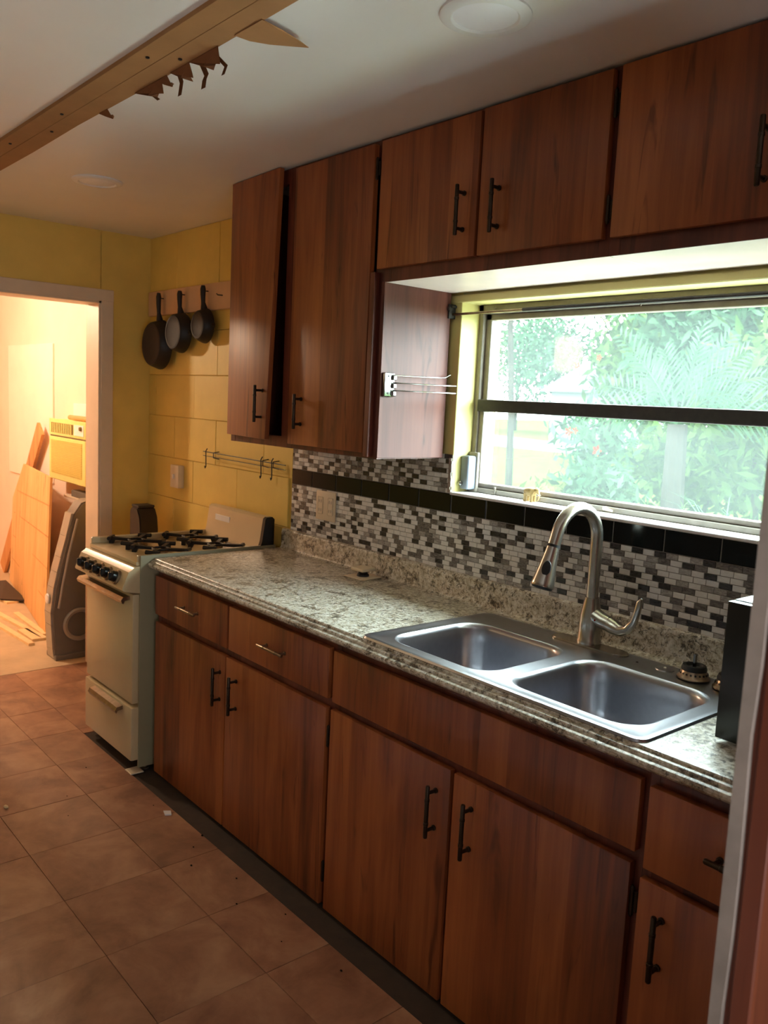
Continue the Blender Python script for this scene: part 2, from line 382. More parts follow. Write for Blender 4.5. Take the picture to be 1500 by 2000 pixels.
def strip(pts, w, y):   # curled paper strand hanging down
    bm = BM(); poly = [(p[0]-w, y+p[1], p[2]) for p in pts]+[(p[0]+w, y+p[1], p[2]) for p in pts[::-1]]
    a = [bm.verts.new(q) for q in poly]; n = len(pts)
    for k in range(n-1): bm.faces.new((a[k], a[k+1], a[2*n-2-k], a[2*n-1-k]))
    r = bmesh.ops.solidify(bm, geom=bm.faces[:], thickness=.0012); obj('torn_strand', bm, M['kraftdark'], tr)
strip([(-1.52, 0, ZC-.014), (-1.50, .02, ZC-.026), (-1.49, .03, ZC-.036)], .008, -1.03)
strip([(-1.32, 0, ZC-.014), (-1.34, .02, ZC-.03), (-1.335, .015, ZC-.05), (-1.35, .02, ZC-.06)], .010, -1.03)
strip([(-1.21, 0, ZC-.02), (-1.22, .02, ZC-.04), (-1.215, .012, ZC-.055), (-1.235, .02, ZC-.068)], .011, -1.025)
strip([(-1.15, 0, ZC-.02), (-1.135, .015, ZC-.04), (-1.14, .01, ZC-.06)], .008, -1.015)
for (x, y) in ((-2.35, -1.12), (-2.1, -1.07), (-1.9, -1.11), (-1.25, -1.06), (-1.3, -1.12)):
    obj('nail_head', lathe(BM(), [(.005, 0), (.005, -.003), (.002, -.004)], (x, y, ZC-.011), n=10), M['iron'], tr)

# recessed ceiling lamps (off)
def can(x, y, label):
    t = thing('recessed_ceiling_light', label, 'ceiling light', (x, y, ZC), 'recessed ceiling lights')
    obj('trim_ring', lathe(BM(), [(.096, 0), (.096, -.004), (.090, -.008), (.072, -.009), (.068, -.005), (.068, 0)], (x, y, ZC), n=40, cap=False), M['whiteplastic'], t, True)
    obj('lens', lathe(BM(), [(.0685, -.0045), (.05, -.008), (.02, -.0095), (.001, -.0098)], (x, y, ZC), n=40, cap=False), M['lens'], t, True)
can(-.577, -.712, 'round white recessed ceiling light above the sink, nearer of two')
can(-2.66, -.70, 'round white recessed ceiling light near the doorway wall, farther of two')

# ------------------------------------------------------------------ window
w1 = struct('window_1', (-.68, .12, WZ0))
A = M['alum']
bxo('window_sill', (WX0, WX1, -.006, .11, WZ0-.004, WZ0+.006), M['whiteplastic'], w1, .002)
bm = BM(); box(bm, -1.308, -1.286, .085, .15, WZ0+.006, 1.868, .002); box(bm, -.075, -.052, .085, .15, WZ0+.006, 1.868, .002)
box(bm, -1.308, -.052, .085, .15, 1.838, 1.868, .002); box(bm, -1.308, -.052, .080, .15, WZ0+.006, 1.252, .002); obj('window_frame', bm, A, w1)
bm = BM(); box(bm, -1.286, -1.262, .10, .13, 1.53, 1.838, .002); box(bm, -.10, -.075, .10, .13, 1.53, 1.838, .002); box(bm, -1.286, -.075, .10, .13, 1.818, 1.838, .002); obj('upper_sash', bm, A, w1)
bm = BM(); box(bm, -1.286, -1.266, .092, .125, 1.252, 1.53, .002); box(bm, -.10, -.075, .092, .125, 1.252, 1.53, .002); box(bm, -1.286, -.075, .092, .125, 1.252, 1.268, .002); obj('lower_sash', bm, A, w1)
bxo('meeting_rail', (-1.286, -.075, .078, .128, 1.512, 1.553), M['rail'], w1, .004, 2)  # aluminium rail; its backlit silhouette is put into the near-black colour
bxo('glass_pane', (-1.264, -.095, .1165, .1185, 1.54, 1.82), M['glass'], w1)
bxo('glass_pane', (-1.268, -.095, .110, .112, 1.266, 1.52), M['glass'], w1)
bm = BM(); box(bm, -1.184, -1.176, .074, .082, 1.236, 1.262, .002); box(bm, -1.196, -1.180, .072, .082, 1.236, 1.244, .002); obj('latch', bm, M['alum'], w1)
bm = BM(); tube(bm, [(-.735, .082, 1.247), (-.735, .068, 1.247)], .006, 10); tube(bm, [(-.735, .07, 1.247), (-.705, .068, 1.243)], [.006, .003], 8); obj('latch', bm, M['bisque'], w1)
obj('hook', tube(BM(), [(-.66, .085, 1.85), (-.66, .07, 1.85), (-.66, .062, 1.842), (-.665, .064, 1.832), (-.67, .07, 1.835)], .0025, 8), M['alum'], w1)
obj('screw', lathe(BM(), [(.006, 0), (.006, -.003), (.002, -.005)], (-1.235, .085, 1.855), (0, 1, 0), 10), M['alum'], w1)

t = thing('window_operator_box', 'pale grey box mounted upright in lower left corner of the window recess', 'box', (-1.29, .07, WZ0+.006))
bxo('body', (-1.306, -1.268, .035, .079, WZ0+.016, 1.36), M['greybox'], t, .008, 3, True)
bxo('back_plate', (-1.307, -1.262, .072, .084, WZ0+.008, 1.372), M['alum'], t, .002)
obj('knob', lathe(BM(), [(.008, 0), (.009, .006), (.004, .012)], (-1.297, .034, WZ0+.036), (0, -1, 0), 12), M['chrome'], t, True)

# ------------------------------------------------------------------ backsplash
bsx0, bsx1 = -2.266, .30
bs = thing('tile_backsplash', 'mosaic tile backsplash with a row of black tiles behind the counter', 'backsplash', (-1.0, 0, .93))
g = BM(); box(g, bsx0, bsx1, -.0012, .0075, .93, WZ0-.005); box(g, bsx0, WX0+.002, -.0012, .0075, 1.22, 1.36); obj('grout', g, M['grout'], bs)
# black stripe tiles
tp = .1632; tx = -2.281
zs0, zs1 = 1.1640, 1.2275
k = 0; bmesh_cache = {}
while tx+tp*k < bsx1:
    x0 = max(tx+tp*k, bsx0)+.0019; x1 = min(tx+tp*(k+1), bsx1)-.0019; key = round(x1-x0, 3)
    if key not in bmesh_cache:
        o = obj('tile', box(BM(), -(x1-x0)/2, (x1-x0)/2, -.004, .003, -(zs1-zs0)/2, (zs1-zs0)/2, .0015), M['blacktile'], bs); o.data.transform(Matrix.Translation(ORG[bs.name])); bmesh_cache[key] = o.data
    else: o = bpy.data.objects.new('tile', bmesh_cache[key]); COL.objects.link(o); o.parent = bs
    o.location = Vector(((x0+x1)/2, 0, (zs0+zs1)/2))-ORG[bs.name]; k += 1
# mosaic: the nearest 280 pieces are parts, the rest one joined part
mw, mh = .0358, .0167
cells = []
for (zlo, zhi, xa, xb, n) in ((.968, 1.1625, bsx0, bsx1, None), (1.2290, 1.353, bsx0, WX0, None)):
    rows = int(round((zhi-zlo)/mh+.3))
    for r in range(rows):
        z1 = zhi-mh*r if zlo < 1.2 else zlo+mh*(r+1)
        off = mw/2 if r % 2 else 0
        off += .006*math.sin(r*2.4)
        x = xa-off
        while x < xb:
            a, b = max(x, xa)+.0008, min(x+mw, xb)-.0008
            if b-a > .006: cells.append((a, b, z1-mh+.0008, z1-.0008))
            x += mw
camp = Vector((0.7464, -2.0561, 1.5302))
def hidden(c): return c[0] > -.22 or (c[3] > 1.16 and c[0] > -.25)
vis = sorted([c for c in cells if not hidden(c)], key=lambda c: -c[0])
ids = {c: i for i, c in enumerate(cells)}
near = sorted(vis[:280], key=lambda c: ids[c]); rest = sorted(vis[280:]+[c for c in cells if hidden(c)], key=lambda c: ids[c])
last = [0]
def pick():
    r = random.random()
    if last[0]: k_ = 0 if r < .66 else 1 if r < .80 else 2 if r < .92 else 3
    else: k_ = 0 if r < .36 else 1 if r < .54 else 2 if r < .77 else 3
    last[0] = k_; return k_
cache = {}
for a, b, z0, z1 in near:
    kx = pick(); key = (kx, round(b-a, 3), round(z1-z0, 4))
    if key not in cache:
        o = obj('mosaic_tile', box(BM(), -(b-a)/2, (b-a)/2, -.0028, .002, -(z1-z0)/2, (z1-z0)/2, .0006), MOS[kx], bs); o.data.transform(Matrix.Translation(ORG[bs.name])); cache[key] = o.data
    else: o = bpy.data.objects.new('mosaic_tile', cache[key]); COL.objects.link(o); o.parent = bs
    o.location = Vector(((a+b)/2, random.uniform(-.0006, 0), (z0+z1)/2))-ORG[bs.name]
bm = BM()
for a, b, z0, z1 in rest:
    nf = len(bm.faces); box(bm, a, b, -.0028, .002, z0, z1, .0006); bm.faces.ensure_lookup_table(); kx = pick()
    for f in bm.faces[nf:]: f.material_index = kx
obj('mosaic_tiles', bm, MOS, bs, kind='stuff')
# ragged caulk where tiles meet the window recess
bm = BM()
for k in range(12): box(bm, WX0-.012, WX0+.0025+random.uniform(-.004, .001), -.006, .002, 1.232+k*.0098, 1.242+k*.0098, .001)
obj('caulk', bm, M['grubby'], bs)

def wallplate(name, label, x0, x1, z0, z1, y, th, kind):
    t = thing(name, label, 'wall plate', ((x0+x1)/2, y, z0))
    bxo('plate', (x0, x1, y-th, y, z0, z1), M['bisque'], t, .004, 2, True); xm, zm = (x0+x1)/2, (z0+z1)/2
    if kind == 'outlet':
        for sx in (-.034, .034):
            bxo('socket', (xm+sx-.017, xm+sx+.017, y-th-.002, y-th+.001, zm-.036, zm+.036), M['bisque'], t, .003)
            bm = BM()
            for dz in (-.018, .018):
                box(bm, xm+sx-.008, xm+sx-.005, y-th-.0026, y-th-.001, zm+dz-.006, zm+dz+.006); box(bm, xm+sx+.005, xm+sx+.008, y-th-.0026, y-th-.001, zm+dz-.006, zm+dz+.006)
            obj('slots', bm, M['grubby'], t)
    else:
        bxo('toggle', (xm-.006, xm+.006, y-th-.010, y-th+.001, zm-.012, zm+.012), M['whiteplastic'], t, .002)
wallplate('outlet_plate', 'bisque double outlet cover on the mosaic backsplash beside the stove', -2.078, -1.946, 1.038, 1.158, -.003, .006, 'outlet')
wallplate('switch_plate', 'raised bisque switch box on the yellow block wall above the stove', -3.345, -3.255, 1.035, 1.152, 0, .034, 'switch')

# ------------------------------------------------------------------ cabinets
BR = M['bronze']
def pull(parent, x, y, z, L_, vertical, mat, out=.030, r=.0058):
    """bar pull with two posts; y is the face it is screwed to"""
    bm = BM(); h = L_/2; q = h*.72
    def P(s, d): return (x, y-d, z+s) if vertical else (x+s, y-d, z)
    tube(bm, [P(-h, out), P(-h*.97, out), P(h*.97, out), P(h, out)], [r*.8, r, r, r*.8], 12)
    for s in (-q, q): tube(bm, [P(s, -.001), P(s, .004), P(s, .005), P(s, out)], [r*1.25, r*1.25, r*.8, r*.8], 10)
    for s in (-h*.45, h*.45): tube(bm, [P(s-.004, out), P(s-.003, out), P(s+.003, out), P(s+.004, out)], [r, r*1.18, r*1.18, r], 12)
    return obj('handle', bm, mat, parent, True)
def hinge(parent, x, y, z):
    bm = BM(); tube(bm, [(x, y-.004, z-.03), (x, y-.004, z+.03)], .0045, 8); box(bm, x-.004, x+.012, y-.003, y+.001, z-.022, z+.022, .001)
    for s in (-.034, .034): tube(bm, [(x, y-.004, z+s*.85), (x, y-.004, z+s)], [.005, .002], 8)
    return obj('hinge', bm, M['bronze'], parent, True)
def front(parent, name, x0, x1, z0, z1, yface, th=.019, mat='cab'):
    return obj(name, box(BM(), x0, x1, yface, yface+th, z0, z1, .0025, 2), M[mat], parent, True)
def carcass(t, x0, x1, y0, y1, z0, z1, frame, sides=True, side_mat='cab_frame', bottom=True, top=False):
    """open-backed box with a face frame; frame = list of (x0,x1,z0,z1) members"""
    bm = BM()
    for i, f in enumerate(frame): box(bm, f[0]+.0001*i, f[1]-.0001*i, y0+.0003*i, y0+.019-.0002*i, f[2]+.0001*i, f[3]-.0001*i)
    obj('face_frame', bm, M['cab_frame'], t)
    if sides:
        bm = BM(); box(bm, x0, x0+.016, y0+.019, y1, z0, z1, .001); box(bm, x1-.016, x1, y0+.019, y1, z0, z1, .001); obj('side_panel', bm, M[side_mat], t)
    if bottom: bxo('bottom_panel', (x0+.016, x1-.016, y0+.019, y1, z0, z0+.016), M[side_mat], t)
    bxo('back_panel', (x0+.016, x1-.016, y1-.008, y1, z0+.016, z1), M[side_mat], t)
yf = YD+.0192
CB = 'base cabinets under the counter'
# unit 1: two drawers over two doors
x0, x1 = -2.312, -1.150
t = thing('base_cabinet', 'wooden base cabinet with two drawers and two doors, next to the stove', 'cabinet', ((x0+x1)/2, -.3, 0), CB)
carcass(t, x0, x1, yf, -.03, .012, .838, [(x0, x0+.03, .012, .838), (-1.762, -1.732, .012, .838), (x1-.03, x1, .012, .838), (x0, x1, .012, .04), (x0, x1, .625, .668), (x0, x1, .80, .838)])
for (a, b) in ((-2.304, -1.749), (-1.737, -1.164)):
    d = front(t, 'drawer', a, b, .661, .814, YD); xm = (a+b)/2+(.016 if a < -2 else .006); pull(d, xm, YD, .738, .145, False, M['pullsteel'], .026, .005)
d = front(t, 'door', -2.299, -1.756, .014, .632, YD); pull(d, -1.788, YD, .518, .136, True, BR); hinge(d, -2.303, YD+.012, .54)
d = front(t, 'door', -1.749, -1.170, .014, .632, YD); pull(d, -1.678, YD, .517, .134, True, BR); hinge(d, -1.165, YD+.012, .545); hinge(d, -1.165, YD+.012, .12)
# unit 2: sink base
x0, x1 = -1.149, -.119
t = thing('base_cabinet', 'wooden sink base cabinet with a long false drawer panel over two doors', 'cabinet', ((x0+x1)/2, -.3, 0), CB)
carcass(t, x0, x1, yf, -.03, .012, .838, [(x0, x0+.02, .012, .838), (-.66, -.63, .012, .65), (x1-.02, x1, .012, .838), (x0, x1, .012, .04), (x0, x1, .62, .668), (x0, x1, .80, .838)])
front(t, 'false_panel', -1.143, -.128, .658, .812, YD)
d = front(t, 'door', -1.147, -.650, .012, .634, YD); pull(d, -.697, YD, .514, .138, True, BR)
d = front(t, 'door', -.638, -.135, .012, .632, YD); pull(d, -.574, YD, .513, .142, True, BR); hinge(d, -.130, YD+.012, .55); hinge(d, -.130, YD+.012, .1)
# unit 3: drawer and door, cut off by the door frame
x0, x1 = -.118, .30
t = thing('base_cabinet', 'narrow wooden base cabinet with one drawer and one door, beside the open door', 'cabinet', ((x0+x1)/2, -.3, 0), CB)
carcass(t, x0, x1, yf, -.03, .012, .838, [(x0, x0+.02, .012, .838), (x1-.02, x1, .012, .838), (x0, x1, .012, .04), (x0, x1, .60, .65), (x0, x1, .80, .838)])
d = front(t, 'drawer', -.108, .292, .634, .806, YD); pull(d, .095, YD, .722, .13, False, BR, .026)
d = front(t, 'door', -.112, .292, .012, .612, YD); pull(d, -.056, YD, .498, .138, True, BR)

# wall cabinets
YU = -.326; CU = 'wall cabinets along the ceiling'
x0, x1, z0 = -2.262, -1.347, 1.345
yfu = YU+.0192
t = thing('wall_cabinet', 'tall two-door wooden wall cabinet left of the window, left door ajar', 'cabinet', ((x0+x1)/2, -.16, z0), CU)
bm = BM()
for i, f in enumerate(((x0, x0+.03, z0, ZC), (-1.90, -1.83, z0, 2.30), (x1-.045, x1, z0, ZC), (x0, x1, z0, z0+.04), (x0, x1, 2.28, ZC-.002))): box(bm, f[0]+.0001*i, f[1]-.0001*i, yfu+.0003*i, yfu+.019-.0002*i, f[2]+.0001*i, f[3]-.0001*i)
obj('face_frame', bm, M['cab_frame'], t)
bxo('side_panel', (x0, x0+.016, yfu+.019, -.002, z0, ZC-.002), M['cab_frame'], t)
bxo('side_panel', (x1-.016, x1, yfu-.001, -.014, z0+.006, 1.904), M['cab_side'], t, label) if False else bxo('side_panel', (x1-.012, x1+.004, yfu-.002, -.016, z0+.004, 1.9015), M['cab_side'], t, .001)
bxo('bottom_panel', (x0+.016, x1-.014, yfu+.019, -.016, z0, z0+.016), M['cab_frame'], t)
bxo('back_panel', (x0+.016, x1-.014, -.012, -.006, z0+.016, ZC-.002), M['cab_frame'], t)
# left door: hinged on its left edge, free edge ajar and sagging
bm = box(BM(), 0, .358, -.019, 0, 0, .958, .0025, 2)
for v in bm.verts: v.co.y -= v.co.x/.358*(.046-.032*v.co.z/.958)   # warped: lower free corner stands off
d = obj('door', bm, M['cab'], t, True); d.data.transform(Matrix.Translation(ORG[t.name]))
base = Vector((-2.262, YU+.0185, 1.372)); d.location = base-ORG[t.name]
d.rotation_euler = (0, 0, math.radians(-.6))
ORG[d.name] = Vector()
h = pull(d, .322, -.056, .128, .134, True, BR, .034)
d = front(t, 'door', -1.832, -1.400, 1.362, 2.318, YU); pull(d, -1.752, YU, 1.48, .122, True, BR); hinge(d, -1.394, YU+.012, 2.245); hinge(d, -1.394, YU+.012, 1.445)
bm = BM(); box(bm, -1.395, -1.372, YU-.001, YU+.0192, z0+.006, 1.93, .001); obj('stile', bm, M['cab_frame'], t)

x0, x1, z0 = -1.3465, -.518, 1.899
t = thing('wall_cabinet', 'short wooden wall cabinet with two doors above the window', 'cabinet', ((x0+x1)/2, -.16, z0), CU)
def shortcab(t, x0, x1, mid):
    carcass(t, x0, x1, yfu, -.01, z0+.012, ZC-.002, [(x0, x0+.03, z0+.001, ZC-.002), (x1-.03, x1, z0+.001, ZC-.002), (x0, x1, z0, z0+.055), (x0, x1, 2.29, ZC-.002)]+([(mid-.02, mid+.02, z0, ZC-.002)] if mid else []))
    bxo('underside_panel', (x0, x1, yfu+.003, -.008, z0, z0+.011), M['soffit'], t, .001)
shortcab(t, x0, x1, -.943)
d = front(t, 'door', -1.366, -.949, 1.938, 2.320, YU); pull(d, -.997, YU, 2.062, .135, True, BR)
d = front(t, 'door', -.939, -.530, 1.938, 2.322, YU); pull(d, -.868, YU, 2.056, .137, True, BR); hinge(d, -.521, YU+.010, 2.245); hinge(d, -.521, YU+.010, 2.005)
x0, x1 = -.517, .30
t = thing('wall_cabinet', 'short wooden wall cabinet over the right end of the window, partly out of frame', 'cabinet', ((x0+x1)/2, -.16, z0), CU)
shortcab(t, x0, x1, -.10)
d = front(t, 'door', -.506, -.108, 1.938, 2.324, YU); pull(d, -.142, YU, 2.062, .136, True, BR)
d = front(t, 'door', -.092, .29, 1.938, 2.324, YU); pull(d, -.05, YU, 2.062, .136, True, BR)

# curtain rod with bracket
t = thing('curtain_rod', 'thin telescoping curtain rod across the top of the window', 'curtain rod', (-.7, -.012, 1.83))
obj('rod', tube(BM(), [(-1.338, -.012, 1.829), (-1.02, -.012, 1.8305)], .0042, 10), M['pullsteel'], t, True)
obj('sleeve', tube(BM(), [(-1.03, -.012, 1.8305), (.25, -.012, 1.832)], .0062, 10), M['rail'], t, True)
bm = BM(); box(bm, -1.3425, -1.336, -.03, .004, 1.815, 1.862, .001); box(bm, -1.34, -1.328, -.024, -.002, 1.85, 1.858, .001); tube(bm, [(-1.344, -.026, 1.846), (-1.334, -.026, 1.846)], .008, 10); obj('bracket', bm, M['rail'], t)

# paper towel holder
xp = -1.3425
t = thing('paper_towel_holder', 'chrome three-wire rack screwed to the cabinet side beside the window', 'rack', (xp, -.27, 1.58))
obj('mount_plate', box(BM(), xp, xp+.012, -.302, -.258, 1.545, 1.622, .006, 3), M['chrome'], t, True)
bm = BM(); 
for z in (1.606, 1.580, 1.556): box(bm, xp+.01, xp+.02, -.272, -.256, z-.008, z+.008, .003)
obj('clip', bm, M['chrome'], t)
for z in (1.61, 1.556): obj('screw', lathe(BM(), [(.004, 0), (.003, .003)], (xp+.011, -.286, z), (1, 0, 0), 8), M['rail'], t)
for (z, ye, dz, xo) in ((1.614, -.045, .008, .018), (1.590, .050, .012, .030), (1.566, .036, .014, .030)):
    obj('wire_arm', tube(BM(), [(xp+.016, -.27, z), (xp+xo, -.25, z), (xp+xo, ye-.02, z+.002), (xp+xo, ye, z+.003), (xp+xo, ye+.008, z+.006), (xp+xo, ye+.026, z+.006+dz)], .0022, 8), M['chrome'], t, True)

# ------------------------------------------------------------------ countertop with backsplash lip
t = thing('countertop', 'speckled granite-look laminate countertop running from stove to door', 'countertop', (-1.0, -.3, ZT))
cx0, cx1 = -2.335, .30; hx0, hx1, hy0, hy1 = -1.020, -.155, -.572, -.09
prof = [(-.560, .842), (-.560, .840), (-.606, .838), (-.616, .841), (-.6215, .847), (-.6222, .853), (-.6195, .8575), (-.6140, .8595), (-.6085, .8600), (-.6080, .8645), (-.6055, .8675), (-.6010, .8690), (-.5955, .8694), (-.5950, .8735), (-.5925, .8762), (-.5880, .877), (-.5715, .877)]
bm = BM(); prism(bm, [(cx0, y, z) for y, z in prof], (cx1-cx0, 0, 0))
yb = -.5716
for b in ((cx0, hx0, yb, -.02), (hx1, cx1, yb, -.02), (hx0, hx1, hy1, -.02)): box(bm, b[0], b[1], b[2], b[3], ZT-.03, ZT)
obj('slab', bm, M['granite'], t, True, 25)
lp = [(.0, .85), (-.045, .8775), (-.034, .879), (-.026, .884), (-.022, .892), (-.022, .955), (-.019, .962), (-.013, .966), (.0, .966)]
bm = BM(); prism(bm, [(cx0+.03, y, z) for y, z in lp], (cx1-cx0-.03, 0, 0)); obj('backsplash_lip', bm, M['granite'], t, True, 30)
lp = None

# ------------------------------------------------------------------ sink
def rrect(x0, x1, y0, y1, r, n=6):
    pts = []
    for cx_, cy_, a in ((x1-r, y1-r, 0), (x0+r, y1-r, 90), (x0+r, y0+r, 180), (x1-r, y0+r, 270)):
        for k in range(n+1):
            th = math.radians(a+90*k/n); pts.append((cx_+r*math.cos(th), cy_+r*math.sin(th)))
    return pts
t = thing('double_sink', 'stainless steel double-bowl sink set into the counter under the window', 'sink', (-.59, -.34, ZT))
SX0, SX1, SY0, SY1 = -1.042, -.138, -.594, -.070
bm = BM()
def loop(pts, z): return [bm.verts.new((x, y, z)) for x, y in pts]
def bridge(a, b):
    n = len(a)
    for k in range(n): bm.faces.new((a[k], a[(k+1) % n], b[(k+1) % n], b[k]))
o0 = loop(rrect(SX0, SX1, SY0, SY1, .03), ZT+.0005); o1 = loop(rrect(SX0+.003, SX1-.003, SY0+.003, SY1-.003, .028), ZT+.006)
o2 = loop(rrect(SX0+.012, SX1-.012, SY0+.012, SY1-.012, .022), ZT+.007); o3 = loop(rrect(SX0+.020, SX1-.020, SY0+.020, SY1-.020, .02), ZT+.0045)
bridge(o0, o1); bridge(o1, o2); bridge(o2, o3)
bowls = [(-.992, -.612, -.548, -.188), (-.562, -.186, -.548, -.188)]
holes = []
for (a, b, c, d_) in bowls: holes.append(loop(rrect(a, b, c, d_, .075, 8), ZT+.0045))
edges = []
for lp_ in [o3]+holes:
    for k in range(len(lp_)):
        e = bm.edges.get((lp_[k], lp_[(k+1) % len(lp_)])) or bm.edges.new((lp_[k], lp_[(k+1) % len(lp_)])); edges.append(e)
bmesh.ops.triangle_fill(bm, use_beauty=True, use_dissolve=False, edges=edges)
obj('rim', bm, M['steel'], t, True, 50)
for (a, b, c, d_) in bowls:
    bm = BM(); prev = None
    steps = [(0, .0045), (.004, .0035), (.009, -.002), (.012, -.010), (.016, -.05), (.020, -.115), (.026, -.140), (.036, -.155), (.055, -.165), (.09, -.168)]
    for ins, dz in steps:
        cur = loop(rrect(a+ins, b-ins, c+ins, d_-ins, max(.075-ins*.25, .045), 8), ZT+dz)
        if prev: bridge(prev, cur)
        prev = cur
    bm.faces.new(prev); bw = obj('bowl', bm, M['steel'], t, True, 60)
    xm, ym = (a+b)/2, (c+d_)/2
    obj('drain', lathe(BM(), [(.045, .001), (.042, .003), (.036, .001), (.03, -.004), (.004, -.005)], (xm, ym+.02, ZT-.168), n=24), M['chrome'], bw, True)
obj('hole_cover', lathe(BM(), [(.024, 0), (.023, .0025), (.012, .004), (.002, .0045)], (-.385, -.112, ZT+.0045), n=24), M['steel'], t, True)
obj('plug_screw', lathe(BM(), [(.004, 0), (.003, .002)], (-.385, -.112, ZT+.009), n=8), M['whiteplastic'], t)
obj('hole_cover', lathe(BM(), [(.0035, 0), (.003, .0012)], (-.462, -.120, ZT+.0045), n=10), M['rail'], t)

# ------------------------------------------------------------------ faucet
fx, fy, fz = -.630, -.103, ZT+.0046
t = thing('faucet', 'brushed nickel gooseneck pull-down faucet behind the sink', 'faucet', (fx, fy, fz)); NK = M['nickel']
bm = BM(); pl = rrect(fx-.118, fx+.128, fy-.032, fy+.026, .0285, 8)
prism(bm, [(x, y, fz) for x, y in pl], (0, 0, .007)); bmesh.ops.bevel(bm, geom=[e for e in bm.edges if all(v.co.z > fz+.006 for v in e.verts)], offset=.003, segments=2, affect='EDGES'); obj('deck_plate', bm, NK, t, True, 40)
obj('body', lathe(BM(), [(.0335, .007), (.0335, .018), (.0315, .021), (.031, .06), (.029, .09), (.0235, .118), (.0198, .135), (.0198, .138)], (fx, fy, fz), n=32), NK, t, True)
sp = [(fx, fy, fz+.134), (fx, fy, fz+.20), (fx, fy, fz+.275)]
r_ = .0900; zc_ = fz+.300
for k in range(0, 15):
    a = math.radians(0+k*160/14); sp.append((fx+.0, fy-r_+r_*math.cos(a), zc_+r_*1.02*math.sin(a)))
sp.append((fx-.001, sp[-1][1]-.012, sp[-1][2]-.036))
obj('spout', tube(BM(), sp, .0165, 20), NK, t, True)
e1, e0 = Vector(sp[-1]), Vector(sp[-2]); dr = (e1-e0).normalized(); dr = Vector((-.02, -.29, -.955)).normalized()
obj('collar', lathe(BM(), [(.0170, -.004), (.0170, .003)], e1, dr, 24), M['rubber'], t, True)
sh = obj('spray_head', lathe(BM(), [(.0168, .003), (.0185, .02), (.0235, .06), (.0295, .098), (.0312, .106), (.0306, .110), (.026, .111)], e1, dr, 28), NK, t, True)
obj('nozzle', lathe(BM(), [(.0285, .110), (.025, .115), (.012, .116), (.001, .116)], e1, dr, 24), M['rubber'], sh, True)
side = Vector((.55, -.8, .30)); side = (side-dr*side.dot(dr)).normalized(); cb = e1+dr*.062+side*.0236
d_, u_, w_ = dr, side, dr.cross(side)
bm = BM(); rings = []
for k, (s, hgt) in enumerate(((1, -.002), (.9, .0025), (.5, .004))):
    rings.append([bm.verts.new(cb+d_*(.021*s*math.cos(a))+w_*(.012*s*math.sin(a))+u_*hgt) for a in [2*math.pi*i/20 for i in range(20)]])
for a, b in zip(rings, rings[1:]):
    for i in range(20): bm.faces.new((a[i], a[(i+1) % 20], b[(i+1) % 20], b[i]))
bm.faces.new(rings[-1]); bm.faces.new(rings[0][::-1]); obj('spray_button', bm, M['rubber'], sh, True)
hp = [(fx+.012, fy, fz+.088), (fx+.04, fy, fz+.079), (fx+.062, fy, fz+.076)]
obj('handle_hub', tube(BM(), hp, [.024, .0225, .0215], 24), NK, t, True)
obj('lever', tube(BM(), [(fx+.0625, fy, fz+.0755), (fx+.08, fy-.002, fz+.071), (fx+.105, fy-.006, fz+.068), (fx+.128, fy-.010, fz+.078), (fx+.146, fy-.014, fz+.102), (fx+.155, fy-.016, fz+.132), (fx+.161, fy-.017, fz+.160), (fx+.166, fy-.018, fz+.170)], [.0215, .021, .0165, .0128, .0105, .0092, .0085, .003], 18), NK, t, True)
obj('indicator', lathe(BM(), [(.003, 0), (.002, .001)], (fx+.03, fy-.023, fz+.082), (0, -1, 0), 8), M['red'], t)

# sink strainers left on the ledge
def strainer(x, y, z, label, g):
    t = thing('sink_strainer', label, 'strainer', (x, y, z), g)
    obj('basket', lathe(BM(), [(.030, 0), (.040, .003), (.0405, .006), (.036, .010), (.031, .022), (.030, .024)], (x, y, z), n=32), M['pullsteel'], t, True)
    bm = BM()
    for k in range(20):
        a = 2*math.pi*k/20; lathe(bm, [(.0028, 0), (.0028, .0012)], (x+.0335*math.cos(a), y+.0335*math.sin(a), z+.0162), (math.cos(a), math.sin(a), .45), 6)
    obj('drain_holes', bm, M['black'], t)
    obj('stopper', lathe(BM(), [(.0305, .023), (.031, .028), (.028, .036), (.021, .0365), (.018, .029), (.002, .028)], (x, y, z), n=28, cap=False), M['rubber'], t, True)
    obj('post', box(BM(), x-.003, x+.003, y-.005, y+.005, z+.028, z+.064, .001), M['chrome'], t)
strainer(-.302, -.118, ZT+.0046, 'metal sink basket strainer with black stopper on the right sink ledge', 'sink strainers')
strainer(-.207, -.118, ZT+.0046, 'second sink strainer, half hidden behind the black microwave', 'sink strainers')

# ------------------------------------------------------------------ microwave
t = thing('microwave', 'black microwave on the counter at the right edge behind the white door edge', 'microwave', (.1, -.3, ZT))
mx0, mx1, my0, my1 = -.065, .285, -.450, -.175
bxo('case', (mx0+.003, mx1, my0+.022, my1, ZT+.012, 1.172), M['black'], t, .004, 2, True)
bxo('door', (mx0, mx1-.09, my0, my0+.021, ZT+.010, 1.170), M['black'], t, .003, 2, True)
bxo('control_panel', (mx1-.089, mx1, my0, my0+.021, ZT+.010, 1.170), M['rubber'], t, .003, 2, True)
for x, y in ((mx0+.045, my0+.05), (mx1-.03, my0+.05), (mx0+.045, my1-.04), (mx1-.03, my1-.04)): obj('foot', lathe(BM(), [(.012, 0), (.012, .013)], (x, y, ZT), n=12), M['rubber'], t)

